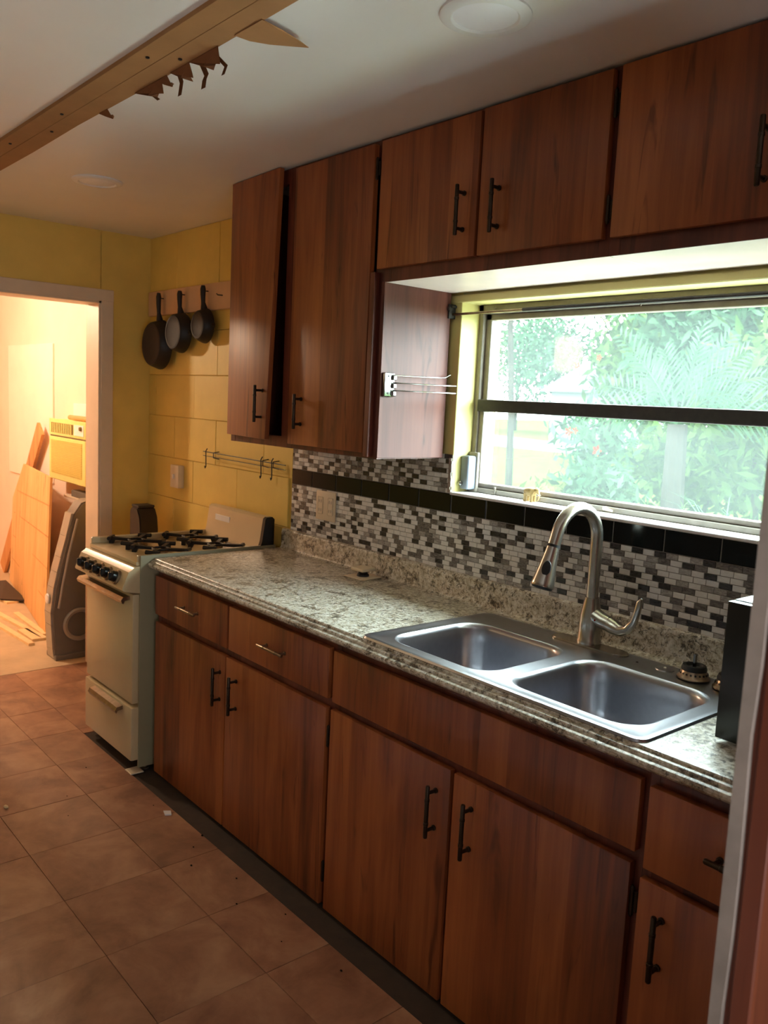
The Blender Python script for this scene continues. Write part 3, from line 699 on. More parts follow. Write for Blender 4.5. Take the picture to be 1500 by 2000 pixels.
# small square pop-up gadget on the counter
t = thing('counter_popup', 'small cream square pop-up cap on a black stem on the counter by the backsplash', 'gadget', (-1.665, -.080, ZT))
def rot_sq(bm, cx_, cy_, s, z0, z1, ang, bev):
    n0 = len(bm.verts); box(bm, -s, s, -s, s, z0, z1, bev); bm.verts.ensure_lookup_table()
    for v in bm.verts[n0:]:
        x, y = v.co.x, v.co.y; v.co.x = cx_+x*math.cos(ang)-y*math.sin(ang); v.co.y = cy_+x*math.sin(ang)+y*math.cos(ang)
    return bm
bm = rot_sq(BM(), -1.665, -.080, .052, ZT, ZT+.005, .05, .002); obj('plate', bm, M['bisque'], t)
bm = lathe(BM(), [(.024, .004), (.022, .012), (.017, .016), (.019, .026)], (-1.665, -.080, ZT), n=16); obj('stem', bm, M['rubber'], t, True)
bm = rot_sq(BM(), -1.665, -.080, .034, ZT+.026, ZT+.038, .05, .003); obj('cap', bm, M['bisque'], t)

# ------------------------------------------------------------------ elephant figurine on the sill
ex, ey, ez = -1.008, .058, WZ0+.0062
bm = BM(); sc = .046
def E(x, y, z): return (ex+x*sc, ey+y*sc, ez+z*sc)
tube(bm, [E(-.50, 0, .62), E(-.42, 0, .66), E(-.15, 0, .67), E(.15, 0, .68), E(.38, 0, .70), E(.46, 0, .66)], [.10*sc, .25*sc, .31*sc, .31*sc, .24*sc, .1*sc], 14)
tube(bm, [E(.34, 0, .78), E(.50, 0, .84), E(.64, 0, .78), E(.70, 0, .68)], [.14*sc, .20*sc, .17*sc, .1*sc], 12)
tube(bm, [E(.64, 0, .74), E(.74, 0, .55), E(.74, 0, .32), E(.68, 0, .16), E(.60, 0, .10)], [.11*sc, .085*sc, .065*sc, .05*sc, .035*sc], 10)
for sx in (-.34, .24):
    for sy in (-.17, .17): tube(bm, [E(sx, sy, .6), E(sx, sy, .3), E(sx, sy, .05), E(sx, sy, 0)], [.14*sc, .105*sc, .11*sc, .115*sc], 10)
el = thing('elephant_figurine', 'tiny carved cream elephant figurine on the white window sill', 'figurine', (ex, ey, ez))
obj('body', bm, M['ivory'], el, True)
for sy in (-1, 1):
    bm = BM(); prism(bm, [E(.42, sy*.19, .92), E(.28, sy*.30, .86), E(.22, sy*.34, .66), E(.30, sy*.32, .50), E(.42, sy*.24, .56), E(.48, sy*.20, .74)], (0, sy*.035*sc, 0)); obj('ear', bm, M['ivory'], el)
    obj('tusk', tube(BM(), [E(.66, sy*.09, .60), E(.78, sy*.11, .50), E(.86, sy*.11, .52)], [.03*sc, .025*sc, .008*sc], 8), M['whiteplastic'], el)
obj('tail', tube(BM(), [E(-.48, 0, .70), E(-.56, 0, .55), E(-.55, 0, .34)], [.035*sc, .025*sc, .03*sc], 6), M['ivory'], el)

# ------------------------------------------------------------------ stove
sx0, sx1, sf, sb = -2.842, -2.343, -.648, -.025
t = thing('gas_stove', 'almond freestanding apartment gas stove standing left of the counter', 'stove', ((sx0+sx1)/2, -.33, 0)); AL = M['almond']
bm = BM(); box(bm, sx0, sx0+.012, sf, sb, .02, .888, .003); box(bm, sx0+.012, sx1-.012, sb-.012, sb, .02, .86); box(bm, sx0+.012, sx1-.012, sf+.03, sb, .05, .062)
box(bm, sx0+.012, sx1-.012, sf+.03, sf+.04, .062, .86); obj('body', bm, AL, t, True)
bxo('side_panel', (sx1-.012, sx1, sf, sb, .02, .888), M['almond_side'], t, .003, 2, True)
# cooktop tray with raised side rims
bm = BM(); box(bm, sx0+.0125, sx1-.0125, sf-.012, -.118, .846, .862, .003, 2); box(bm, sx0+.0125, sx0+.022, sf-.006, -.118, .862, .887, .002); box(bm, sx1-.022, sx1-.0125, sf-.006, -.118, .862, .887, .002); obj('cooktop', bm, AL, t, True)
bxo('back_vent', (sx0+.26, sx1-.10, -.135, -.122, .862, .8665), M['black'], t)
# front control panel (slanted), profile in y-z
pp = [(sf-.006, .845), (sf-.024, .842), (sf-.030, .836), (sf-.046, .826), (sf-.072, .762), (sf-.070, .755), (sf-.060, .750), (sf-.004, .738), (sf+.02, .738), (sf+.02, .845)]
bm = BM(); prism(bm, [(sx0+.004, y, z) for y, z in pp], (sx1-sx0-.008, 0, 0)); cp = obj('control_panel', bm, AL, t, True, 25)
nrm = Vector((0, -.064, -.026)).normalized(); nrm = Vector((0, -.926, .377))
for k in range(5):
    x = -2.752+k*.0815; c0 = Vector((x, sf-.0595, .794))
    kb = obj('knob', lathe(BM(), [(.030, -.001), (.030, .005), (.026, .010)], c0, nrm, 24), M['knobchrome'], t, True)
    bm = BM(); lathe(bm, [(.0225, .009), (.0215, .026), (.018, .030)], c0, nrm, 20)
    box(bm, x-.005, x+.005, c0.y-.036, c0.y-.008, c0.z-.006, c0.z+.022, .002); obj('knob_grip', bm, M['black'], kb, True)
# oven door, handle, drawer
dr_ = bxo('oven_door', (sx0+.012, sx1-.014, sf-.024, sf+.028, .285, .732), AL, t, .006, 2, True)
bm = BM(); hp = [(sf-.026, .722), (sf-.052, .720), (sf-.062, .708), (sf-.058, .696), (sf-.050, .694), (sf-.046, .704), (sf-.026, .708)]
prism(bm, [(sx0-.004, y, z) for y, z in hp], (sx1-sx0-.035, 0, 0)); obj('door_handle', bm, M['pullsteel'], dr_, True, 40)
dw = bxo('broiler_drawer', (sx0+.012, sx1-.006, sf-.030, sf+.028, .05, .272), AL, t, .008, 2, True)
bm = BM(); hp = [(sf-.031, .262), (sf-.056, .258), (sf-.064, .244), (sf-.058, .232), (sf-.053, .242), (sf-.031, .246)]
prism(bm, [(-2.712, y, z) for y, z in hp], (.285, 0, 0)); obj('drawer_handle', bm, M['pullsteel'], dw, True, 40)
for x in (sx0+.03, sx1-.03):
    for y in (sf+.04, sb-.05): obj('foot', lathe(BM(), [(.018, 0), (.018, .004), (.008, .006), (.008, .052)], (x, y, 0), n=12), M['knobchrome'], t)
bxo('foot_plate', (sx1-.05, sx1+.01, sf-.035, sf+.02, 0, .006), M['bisque'], t, .002)
# backguard
bp = [(-.118, .866), (-.105, .874), (-.094, .905), (-.080, 1.002), (-.070, 1.010), (-.045, 1.010), (-.034, 1.0), (-.034, .866)]
bm = BM(); prism(bm, [(sx0+.004, y, z) for y, z in bp], (sx1-sx0-.026, 0, 0)); bgd = obj('backguard', bm, AL, t, True, 30)
bm = BM(); prism(bm, [(sx1-.0215, y, z) for y, z in bp], (.0205, 0, 0)); obj('end_cap', bm, M['black'], t, True, 30)
bxo('name_plate', (-2.765, -2.635, -.0885, -.082, .945, .972), M['whiteplastic'], bgd, .001)
def grate(cx_, cy_):
    z = .862
    g_ = obj('burner', lathe(BM(), [(.048, 0), (.046, .006), (.030, .008), (.030, .014), (.024, .017), (.004, .018)], (cx_, cy_, z), n=24), M['pullsteel'], t, True)
    bm = BM()
    for a in (45, 135, 225, 315):
        ca, sa = math.cos(math.radians(a)), math.sin(math.radians(a))
        n0 = len(bm.verts)
        pts = [(.030, .016), (.030, .027), (.118, .030), (.132, .030), (.132, .0), (.112, .0), (.105, .016)]
        prism(bm, [(u, -.009, h_) for u, h_ in pts], (0, .018, 0)); bm.verts.ensure_lookup_table()
        for v in bm.verts[n0:]: x, y = v.co.x, v.co.y; v.co = Vector((cx_+x*ca-y*sa, cy_+(x*sa+y*ca)*.88, z+v.co.z))
    for a0 in (45, 135, 225, 315):
        a, b = math.radians(a0-14), math.radians(a0+14)
        tube(bm, [(cx_+.128*math.cos(a), cy_+.113*math.sin(a), z+.026), (cx_+.128*math.cos(b), cy_+.113*math.sin(b), z+.024)], .0095, 6)
    ring = [(cx_+.036*math.cos(a), cy_+.036*math.sin(a)*.9, z+.022) for a in [2*math.pi*k/16 for k in range(17)]]
    tube(bm, ring, .005, 6, False); obj('grate', bm, M['iron'], t)
for cx_ in (-2.71, -2.475):
    for cy_ in (-.50, -.245): grate(cx_, cy_)

# dark bin in the corner beyond the stove
t = thing('corner_bin', 'dark brown upright bin in the corner beyond the stove', 'bin', (-3.40, -.15, 0))
pr_ = [(-3.46, .0), (-3.465, .90), (-3.45, .925), (-3.375, .925), (-3.345, .88), (-3.335, .82), (-3.35, .0)]
bm = BM(); prism(bm, [(x, -.20, z) for x, z in pr_], (0, .10, 0)); bmesh.ops.bevel(bm, geom=bm.edges[:], offset=.006, segments=2, affect='EDGES'); obj('bin_body', bm, M['bin'], t, True)
bxo('lid', (-3.455, -3.37, -.195, -.105, .9255, .938), M['bin'], t, .004, 2)

# ------------------------------------------------------------------ skillet board and skillets
bd = thing('pan_rail_board', 'pale horizontal board on the yellow wall carrying the hanging skillets', 'board', (-3.0, -.01, 1.98))
bxo('board', (-3.66, -2.28, -.020, -.0008, 1.922, 2.048), M['palewood'], bd, .002)
for x, z in ((-3.477, 2.005), (-3.242, 2.01), (-3.002, 2.012), (-2.865, 1.985), (-2.70, 1.99)):
    obj('hook', tube(BM(), [(x, -.018, z), (x, -.046, z-.001), (x, -.052, z+.005)], .0026, 8), M['iron'], bd)
def skillet(x, z, rb, rr_, dep, hl, label, tilt=0):
    t = thing('cast_iron_skillet', label, 'skillet', (x, -.03, z), 'skillets hanging on the wall board'); y1 = -.030
    bm = lathe(BM(), [(rr_-.006, 0), (rr_, 0), (rr_, -.006), (rb+.006, -dep+.006), (rb, -dep), (rb-.010, -dep-.001), (rb-.013, -dep+.001), (.002, -dep+.001)], (x, y1, z), (0, 1, 0), 40, False)
    lathe(bm, [(rr_-.006, 0), (rb, -dep+.008), (.002, -dep+.006)], (x, y1, z), (0, 1, 0), 40, False)
    o = obj('pan', bm, [M['iron'], M['ironbot']], t, True)
    for p_ in o.data.polygons:
        c = p_.center
        if all(abs(o.data.vertices[v].co.y-(-dep+.001)) < .0025 for v in p_.vertices): p_.material_index = 1
    bm = BM(); zt = z+rr_; tube(bm, [(x, y1-.010, zt-.012), (x-.002, y1-.016, zt+hl*.25), (x-.002, y1-.018, zt+hl*.6), (x-.002, y1-.018, zt+hl*.85), (x-.002, y1-.018, zt+hl)], [.019, .010, .012, .0135, .009], 12)
    obj('handle', bm, M['iron'], t, True)
    for s in (-1, 1): obj('pour_lip', lathe(BM(), [(.012, 0), (.010, -.016), (.003, -.02)], (x+s*(rr_-.003), y1-.001, z), (0, 1, 0), 10), M['iron'], t, True)
skillet(-3.475, 1.768, .106, .128, .060, .135, 'largest cast iron skillet, leftmost of three hanging on the wall board')
skillet(-3.24, 1.822, .081, .100, .055, .105, 'medium cast iron skillet hanging between the large and small ones')
skillet(-3.0, 1.848, .063, .083, .048, .105, 'smallest cast iron skillet, hanging nearest the wall cabinet')

# wire hook rail on the yellow wall
t = thing('wire_hook_rail', 'thin wire rail with hanging hooks on the yellow wall under the cabinet', 'rail', (-2.65, -.03, 1.24)); IR = M['rail']
obj('rail', tube(BM(), [(-3.0, -.030, 1.246), (-2.28, -.030, 1.240)], .0022, 8), IR, t)
obj('rail', tube(BM(), [(-3.0, -.030, 1.226), (-2.28, -.030, 1.220)], .0016, 8), IR, t)
for x in (-2.90, -2.46, -2.375):
    obj('bracket', tube(BM(), [(x, .0, 1.250), (x, -.030, 1.246), (x, -.030, 1.222), (x, 0, 1.215)], .0025, 8), IR, t)
for x in (-2.965, -2.465, -2.378):
    obj('wire_hook', tube(BM(), [(x, -.028, 1.262), (x, -.036, 1.25), (x, -.034, 1.20), (x, -.034, 1.175), (x+.004, -.04, 1.168), (x+.010, -.046, 1.178)], .0024, 8), IR, t)

# ------------------------------------------------------------------ next room things
# air conditioner on the wall
t = thing('air_conditioner', 'yellowed window air conditioner mounted in the next room wall', 'air conditioner', (-4.8, 0, .92)); AY = M['acyellow']
ax0, ax1, ay, az0, az1 = -5.10, -4.47, -.05, .915, 1.308
bxo('case', (ax0, ax1, ay+.02, .064, az0, az1), AY, t, .006, 2, True)
bm = BM(); box(bm, ax0-.006, ax1+.006, ay, ay+.021, az0-.005, 1.195, .004); gp = obj('front_panel', bm, AY, t, True)
bxo('top_panel', (ax0-.006, ax1+.006, ay, ay+.021, 1.205, az1+.004), AY, t, .004, 2, True)
bxo('groove', (ax0, ax1, ay+.006, ay+.02, 1.193, 1.207), M['acdark'], t)
bm = BM()
for k in range(20): z = .955+k*.0112; box(bm, ax0+.035, ax1-.05, ay-.004, ay+.002, z, z+.0068)
obj('louvres', bm, M['acshade'], gp, kind='stuff')
vt = bxo('vent', (ax0+.03, ax1-.20, ay-.001, ay+.004, 1.222, 1.288), M['acdark'], t)
for k in range(12): bxo('slat', (ax0+.04+k*.0325, ax0+.052+k*.0325, ay-.006, ay, 1.224, 1.286), AY, vt)
ctl = bxo('control_plate', (ax1-.18, ax1-.02, ay-.003, ay+.002, 1.222, 1.290), M['whiteplastic'], t)
obj('dial', lathe(BM(), [(.014, 0), (.012, .012)], (ax1-.06, ay-.003, 1.268), (0, -1, 0), 14), M['acdark'], ctl)
t = thing('white_panel', 'white folded sheet standing on top of the air conditioner', 'sheet', (-4.70, 0, 1.31))
bm = BM(); box(bm, -4.90, -4.49, .035, .055, 1.3125, 1.42, .003); obj('sheet', bm, M['whiteplastic'], t)
tag(obj('cardboard_roll', tube(BM(), [(-4.86, .0, 1.3285), (-4.50, .0, 1.3285)], .016, 12), M['bottle'], None, True), 'short tan roll lying on top of the air conditioner', 'roll')

# plywood sheet: one leaning slab with grooves between its boards
Pc = [Vector(p_) for p_ in ((-4.465, -.286, 0), (-4.586, -.208, .963), (-5.636, -.038, .956), (-6.03, .004, .66), (-6.06, -.015, .012))]
nrm_ = (Pc[1]-Pc[0]).cross(Pc[4]-Pc[0]).normalized()
if nrm_.y > 0: nrm_ = -nrm_
t = thing('plywood_sheet', 'large orange plywood sheet leaning against the next room wall below the air conditioner', 'plywood', Pc[0])
bm = BM(); prism(bm, [p_ for p_ in Pc], nrm_*.014); obj('sheet', bm, M['ply'], t)
for f_ in (.22, .42, .62, .82):
    a = Pc[0].lerp(Pc[1], f_)+nrm_*.0146; q = [Pc[4], Pc[3], Pc[2]]
    zt_ = f_*.9; b = (Pc[4].lerp(Pc[3], (zt_)/.66) if zt_ < .66 else Pc[3].lerp(Pc[2], (zt_-.66)/.30))+nrm_*.0146
    b = a.lerp(b, .93); up_ = Vector((0, 0, .0035)); bm = BM(); prism(bm, [a+up_, a-up_, b-up_, b+up_], nrm_*.0008); obj('groove', bm, M['plank'], t)
# plank behind it
a, b = Vector((-5.41, -.015, 1.225)), Vector((-6.46, .03, .03)); dv = (b-a).normalized(); sd = dv.cross(Vector((0, 1, 0))).normalized()*.06; sd.y = 0
bm = BM(); prism(bm, [a+sd, a-sd, b-sd, b+sd], (0, .022, 0)); tag(obj('wood_plank', bm, M['plank'], None), 'narrow orange plank leaning behind the plywood sheet', 'plank')
# second dark board between plywood and cooler
bm = BM(); prism(bm, [(-4.35, -.02, 0), (-4.75, -.0, 0), (-4.75, .040, .795), (-4.40, .028, .795)], (0, -.016, 0)); tag(obj('brown_board', bm, M['plank'], None), 'brown board standing behind the grey cooler under the air conditioner', 'board')
t = thing('wall_shelf', 'small white shelf on the wall below the air conditioner', 'shelf', (-4.5, .0, .80))
bxo('shelf_board', (-4.92, -4.36, -.02, .058, .800, .815), M['white'], t, .002)
bxo('bracket', (-4.50, -4.485, -.01, .058, .73, .80), M['white'], t)
tag(bxo('grey_tray', (-4.80, -4.42, -.015, .045, .8155, .858), M['fangrey'], None, .006, 2), 'low grey box lying on the small white wall shelf', 'box')
# sticks and scraps on the next room floor
for i, (x0_, y0_, x1_, y1_, w_, lab) in enumerate(((-5.0, -.480, -4.284, -.437, .018, 'pale pine strip on the concrete floor, nearest the kitchen'), (-5.25, -.405, -4.36, -.335, .018, 'pale pine strip on the concrete floor, middle of three'), (-5.05, -.292, -4.44, -.305, .018, 'pale pine strip lying close along the plywood sheet'), (-4.62, -.385, -4.36, -.38, .03, 'short flat wood offcut lying among the pine strips'))):
    a, b = Vector((x0_, y0_, 0)), Vector((x1_, y1_, 0)); dv = (b-a).normalized(); sd = Vector((-dv.y, dv.x, 0))*w_
    bm = BM(); prism(bm, [a+sd, a-sd, b-sd, b+sd], (0, 0, .016)); tag(obj('wood_strip', bm, M['stick'], None), lab, 'wood strip', 'wood strips on the next room floor')
t_ = tag(obj('dark_panel', prism(BM(), [(-5.95, -.30, .03), (-5.42, -.28, .015), (-5.30, -.14, .015), (-5.85, -.12, .05)], (0, 0, .012)), M['bin'], None), 'dark flat panel lying on scraps on the next room floor', 'panel')
tag(obj('scrap_block', prism(BM(), [(-5.9, -.32, 0), (-5.35, -.26, 0), (-5.35, -.18, 0), (-5.9, -.16, 0)], (0, 0, .0148)), M['stick'], None), 'pale wooden offcut under the dark panel on the floor', 'offcut')

# grey evaporative cooler behind the doorway
t = thing('tower_cooler', 'grey tower-shaped portable cooler just beyond the doorway', 'cooler', (-4.0, -.25, 0))
side_ = [(-.412, 0), (-.420, .06), (-.428, .20), (-.431, .27), (-.414, .413), (-.395, .50), (-.375, .583), (-.345, .70), (-.315, .827), (-.275, .885), (-.24, .90), (-.10, .90), (-.08, .0)]
bm = BM(); prism(bm, [(-3.935, y, z) for y, z in side_], (-.12, 0, 0)); bmesh.ops.bevel(bm, geom=[e for e in bm.edges if abs(e.verts[0].co.x-e.verts[1].co.x) < 1e-6], offset=.008, segments=2, affect='EDGES'); obj('housing', bm, M['fangrey'], t, True, 40)
bm = BM(); fs = side_[0:9]; poly = [(-3.955, y-.004, z) for y, z in fs]
for (ya, za), (yb, zb) in zip(fs, fs[1:]):
    prism(bm, [(-3.95, ya-.012, za+.002), (-3.95, yb-.012, zb-.0), (-3.95, yb+.004, zb), (-3.95, ya+.004, za+.002)], (-.095, 0, 0))
obj('front_panel', bm, M['fansilver'], t)
bm = BM(); lathe(bm, [(.095, .0), (.095, .010), (.086, .016), (.072, .012), (.070, 0)], (-3.936, -.285, .195), (1, 0, 0), 36, False); obj('ring_vent', bm, M['fansilver'], t, True)
bm = BM(); tube(bm, [(-3.928, -.405, .30), (-3.928, -.385, .42), (-3.928, -.35, .60), (-3.928, -.30, .80)], .007, 8); obj('edge_strip', bm, M['fansilver'], t, True)
bm = BM(); lathe(bm, [(.03, 0), (.026, .006), (.004, .008)], (-4.0, -.441, .345), (0, -1, 0), 20); obj('badge', bm, M['whiteplastic'], t, True)
bxo('base', (-4.07, -3.92, -.425, -.07, 0, .03), M['fangrey'], t, .006, 2)

# ------------------------------------------------------------------ open door leaf at the right edge, close to the camera
d2 = struct('door_2', (.35, -.8, 0), 'red-brown wooden door leaf with chipped white edge, open beside the camera')
bxo('leaf', (.333, .372, -1.172, -.12, .012, 2.06), M['door_wood'], d2, .003)
bm = BM(); n = 26; prev = None; pts1 = []
for k in range(n+1):
    z = .012+k*2.048/n; pts1.append((.3455+random.uniform(-.0022, .0022), z))
poly = [(.330, -1.180, .012)]+[(x, -1.180, z) for x, z in pts1]+[(.330, -1.180, 2.06)]
prism(bm, poly, (0, .0085, 0)); obj('edge_strip', bm, M['grubby'], d2)
bxo('stop', (.3505, .374, -1.176, -1.165, .012, 2.06), M['door_wood'], d2, .002)

# floor litter
bm = BM(); crumbs = [(-2.05, -.72), (-1.98, -.705), (-1.70, -.74), (-1.45, -.72), (-1.2, -.70), (-1.33, -.79), (-2.3, -.95), (-2.15, -1.0), (-1.75, -.68), (-2.5, -.80), (-1.1, -.78), (-.9, -.72), (-1.6, -.8)]
for x, y in crumbs:
    s = random.uniform(.0018, .0042); bmesh.ops.create_icosphere(bm, subdivisions=1, radius=s, matrix=Matrix.Translation((x, y, s*.6)) @ Matrix.Diagonal((1.4, .9, .6, 1)))
obj('floor_crumbs', bm, M['bark'], None, kind='stuff')['label'] = 'scattered dark crumbs on the tiles along the base cabinets'
tag(obj('paint_chip', prism(BM(), [(-1.985, -.712, .0005), (-1.955, -.72, .0005), (-1.945, -.700, .0005), (-1.97, -.69, .0005)], (0, 0, .005)), M['whiteplastic'], None), 'small white chip on the floor beside the stove foot', 'chip')
tag(obj('dry_seed', lathe(BM(), [(.001, -.012), (.006, -.005), (.006, .005), (.001, .012)], (-2.33, -1.16, .006), (1, .4, 0), 8), M['stick'], None, True), 'single pale seed husk lying on the floor tiles, leftmost scrap', 'seed')

# ------------------------------------------------------------------ outdoors
GZ = -.3
bxo('ground', (-90, 30, .35, 120, GZ-.1, GZ), M['lawn'], kind='structure')
bxo('bounce_slab', (-7, 4, .35, 3.4, GZ, GZ+.03), M['bounce_slab'], kind='structure')  # unseen pale slab added to bounce daylight up onto the ceiling
bm = BM(); prism(bm, [(-60, 30, GZ+.004), (-21, 27.5, GZ+.004), (-21.5, 33, GZ+.004), (-60, 48, GZ+.004)], (0, 0, .02)); obj('driveway', bm, M['drive'], None, kind='structure')
def leaves(name, parent, mat, center, rad, n, size, seed, flat=.5, kind='stuff'):
    g = np.random.default_rng(seed); d = g.normal(size=(n, 3)); d /= np.linalg.norm(d, axis=1)[:, None]
    p_ = d*(g.random(n)**(1/2.6))[:, None]*np.array(rad)+np.array(center)
    # clumping
    ncl = max(6, n//60); cl = p_[:ncl]; idx = g.integers(0, ncl, n); p_ = p_*.55+(cl[idx]+g.normal(size=(n, 3))*np.array(rad)*.16)*.45
    p_[:, 2] = np.maximum(p_[:, 2], GZ+.03)
    u = g.normal(size=(n, 3)); u /= np.linalg.norm(u, axis=1)[:, None]; w = np.cross(u, g.normal(size=(n, 3))); w /= np.linalg.norm(w, axis=1)[:, None]
    s = size*(.6+.8*g.random(n))[:, None]
    V = np.stack([p_-u*s, p_+w*s*flat*.6, p_+u*s, p_-w*s*flat*.6], 1).reshape(-1, 3)-np.array(ORG.get(parent.name, Vector()))
    me = bpy.data.meshes.new(name); me.from_pydata(V.tolist(), [], np.arange(4*n).reshape(-1, 4).tolist()); me.materials.append(mat)
    o = bpy.data.objects.new(name, me); COL.objects.link(o); o.parent = parent; o['kind'] = kind; return o
def shrub(name, label, cat, x, y, rad, zc, n, size, mat, seed, trunk=True, group=None):
    t = thing(name, label, cat, (x, y, GZ), group)
    leaves('foliage', t, M[mat], (x, y, zc), rad, n, size, seed)
    if trunk:
        g = random.Random(seed); bm = BM()
        for k in range(3 if zc < 2 else 1):
            tube(bm, [(x+g.uniform(-.1, .1), y, GZ), (x+g.uniform(-.2, .2)*rad[0], y+g.uniform(-.1, .1), (zc+GZ)/2), (x+g.uniform(-.4, .4)*rad[0], y, zc+rad[2]*.4)], [.05*max(1, zc/1.5), .035*max(1, zc/1.5), .015], 7)
        obj('trunk', bm, M['bark'], t, True)
    return t
# far trees, each its own
far = [(-44.5, 50, 5.5, 5.6, 'leaf2', 'broad blue-green far tree at the extreme left through the window'), (-27.5, 25, 2.6, 2.4, 'leaf', 'small round green far tree beside the pale driveway'),
       (-38.5, 47, 5.0, 5.4, 'leaf2', 'pale blue-green far tree beyond the driveway, leftmost through the window'), (-33.2, 50, 5.2, 6.0, 'leaf', 'rounded green far tree just left of the white house'),
       (-27.0, 44.5, 5.0, 6.0, 'leaf2', 'tall blue-green tree rising behind the white house'), (-16.5, 25, 3.0, 3.2, 'leaf', 'broad green tree right of the white house'),
       (-11.6, 20, 3.0, 3.6, 'leaf2', 'dense blue-green tree behind the palm'), (-6.3, 16, 2.6, 3.4, 'leaf', 'dense green tree at the right side of the window view')]
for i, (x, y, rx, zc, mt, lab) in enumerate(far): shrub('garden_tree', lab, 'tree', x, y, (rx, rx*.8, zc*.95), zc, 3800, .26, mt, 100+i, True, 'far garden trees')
# white house far away
hx, hy = -25.0, 34.0
t = thing('house', 'white far house with low grey roof seen through the window', 'house', (hx, hy, GZ))
bm = BM(); box(bm, hx-3.2, hx+2.8, hy, hy+4, GZ, 2.5); obj('wall', bm, M['houseW'], t)
bm = BM(); prism(bm, [(hx-3.6, hy-.5, 2.5), (hx+3.2, hy-.5, 2.5), (hx+2.0, hy+2, 4.2), (hx-2.4, hy+2, 4.2)], (0, .3, .15)); box(bm, hx-3.6, hx+3.2, hy-.5, hy+4.4, 2.45, 2.6); obj('roof', bm, M['houseR'], t)
for k in range(3): bxo('window', (hx-2.6+k*2.0, hx-1.7+k*2.0, hy-.05, hy+.02, .9, 1.9), M['houseD'], t)
# slim tree at the left
t = thing('slim_tree', 'slim grey-trunked young tree at the left of the window view', 'tree', (-5.47, 5, GZ))
obj('trunk', tube(BM(), [(-5.40, 5, GZ), (-5.43, 5, .8), (-5.46, 5, 1.5), (-5.55, 5, 2.4), (-5.5, 5, 3.4)], [.045, .04, .035, .03, .012], 8), M['bark'], t, True)
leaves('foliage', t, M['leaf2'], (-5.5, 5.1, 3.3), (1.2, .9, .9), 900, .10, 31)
# low shrubs on the lawn
shrub('low_shrub', 'low yellow-green bush on the lawn at lower left of the window view', 'shrub', -5.1, 5.6, (.65, .5, .45), .45, 1100, .07, 'leaf3', 41, True, 'low garden shrubs')
shrub('low_shrub', 'blue-green bush below the red flowers in the middle of the window view', 'shrub', -4.15, 4.9, (.55, .45, .42), .75, 1300, .075, 'leaf2', 42, True, 'low garden shrubs')
shrub('low_shrub', 'yellow-green bush on the lawn in front of the flowering shrub', 'shrub', -3.8, 4.2, (.6, .4, .4), .35, 1200, .07, 'leaf3', 43, True, 'low garden shrubs')
shrub('low_shrub', 'broad green bush behind the palm trunk', 'shrub', -4.3, 7.0, (1.5, .8, .8), 1.0, 2600, .10, 'leaf', 44, True, 'low garden shrubs')
shrub('low_shrub', 'tall leafy green bush at the right edge of the window view', 'shrub', -2.9, 6.0, (1.2, .8, 1.2), 1.6, 3200, .10, 'leaf', 45, True, 'low garden shrubs')
# hibiscus with red flowers
t = shrub('flowering_shrub', 'loose green shrub with scattered red flowers beyond the window', 'shrub', -4.55, 5.3, (.7, .4, .65), 1.25, 520, .08, 'leaf2', 51)
for (x, y, z, s) in ((-4.66, 5, 1.315, .055), (-4.30, 5, 1.15, .06), (-4.40, 5.05, 2.06, .035), (-4.66, 5.05, 1.98, .04), (-4.60, 5.02, 1.33, .04)):
    bm = BM()
    for k in range(5):
        a = k*1.257; c = Vector((x, y, z)); p1 = Vector((math.cos(a), -.25, math.sin(a)))*s; p2 = Vector((math.cos(a+.45), -.5, math.sin(a+.45)))*s*.9; p3 = Vector((math.cos(a-.45), -.5, math.sin(a-.45)))*s*.9
        vs = [bm.verts.new(c), bm.verts.new(c+p2*.7), bm.verts.new(c+p1), bm.verts.new(c+p3*.7)]; bm.faces.new(vs)
    obj('flower', bm, M['red'], t)
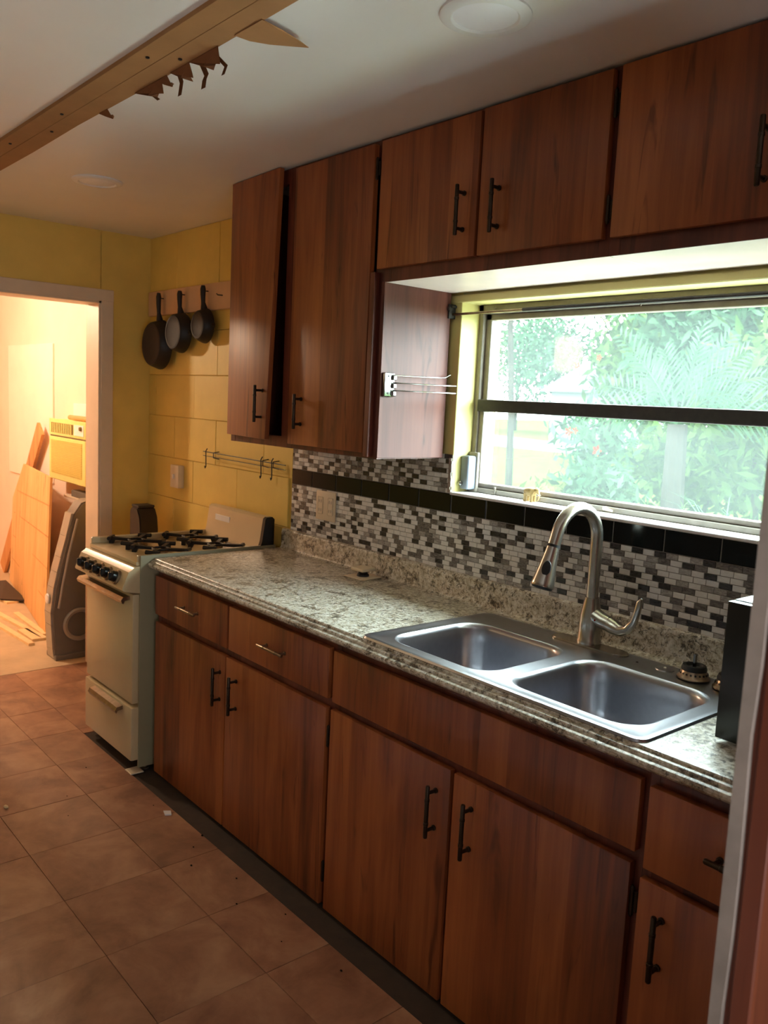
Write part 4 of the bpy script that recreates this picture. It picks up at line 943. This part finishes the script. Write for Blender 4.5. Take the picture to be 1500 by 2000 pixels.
# palm
px_, py_, pz_ = -3.46, 5.0, 1.45
t = thing('garden_palm', 'blue-green palm with upright radiating fronds outside the window', 'palm', (px_, py_, GZ))
obj('trunk', tube(BM(), [(px_, py_, GZ), (px_+.02, py_, .5), (px_, py_, pz_)], [.14, .11, .09], 10), M['bark'], t, True)
for k in range(18):
    a = -1.25+2.5*k/17+random.uniform(-.06, .06); Lf = random.uniform(.85, 1.25); dy = random.uniform(-.35, .35); bm = BM(); prev = None
    for i in range(15):
        s = i/14; c = Vector((px_+math.sin(a)*Lf*s, py_+dy*s, pz_+math.cos(a)*Lf*s-(.30*abs(math.sin(a))+.12)*s*s*Lf))
        if prev is not None:
            tdir = (c-prev).normalized()
            if i > 3:
                for sg in (-1, 1):
                    side = Vector((tdir.z, sg*.35, -tdir.x))*sg; tip = c+(side*.8+tdir*.7).normalized()*(.26*(1-abs(s-.5)*1.1)); m_ = c.lerp(tip, .45)+Vector((0, 0, .008))
                    vs = [bm.verts.new(c), bm.verts.new(m_+tdir*.016), bm.verts.new(tip), bm.verts.new(m_-tdir*.016)]; bm.faces.new(vs)
            tube(bm, [prev, c], .010*(1.1-s), 5, False)
        prev = c
    obj('frond', bm, M['leaf2'], t)
# tall grass clump
def clump(x, y, h_, n, label, seed, mat):
    g = random.Random(seed); bm = BM()
    for k in range(n):
        a = g.uniform(0, 6.28); L_ = h_*g.uniform(.6, 1.1); bx, by = x+g.gauss(0, .10), y+g.gauss(0, .08); out = g.uniform(.15, .6)*L_; prev = None
        for i in range(7):
            s = i/6; c = Vector((bx+math.cos(a)*out*s*s, by+math.sin(a)*out*s*s*.6, GZ+L_*s-L_*.35*s**3)); w = .013*(1-s)+.001
            cur = (bm.verts.new(c+Vector((w*math.sin(a), -w*math.cos(a), 0))), bm.verts.new(c-Vector((w*math.sin(a), -w*math.cos(a), 0))))
            if prev: bm.faces.new((prev[0], prev[1], cur[1], cur[0]))
            prev = cur
    t = tag(obj('grass_clump', bm, M[mat], None), label, 'grass', 'tall grass clumps')
clump(-2.2, 3.7, 1.75, 130, 'tall arching grass clump at lower right of the window view', 61, 'leaf2')
clump(-3.0, 4.35, 1.6, 110, 'tall arching grass clump below the palm fronds', 62, 'leaf')
clump(-1.6, 3.3, 1.5, 110, 'tall yellow-green grass clump farthest right outside the window', 63, 'leaf3')
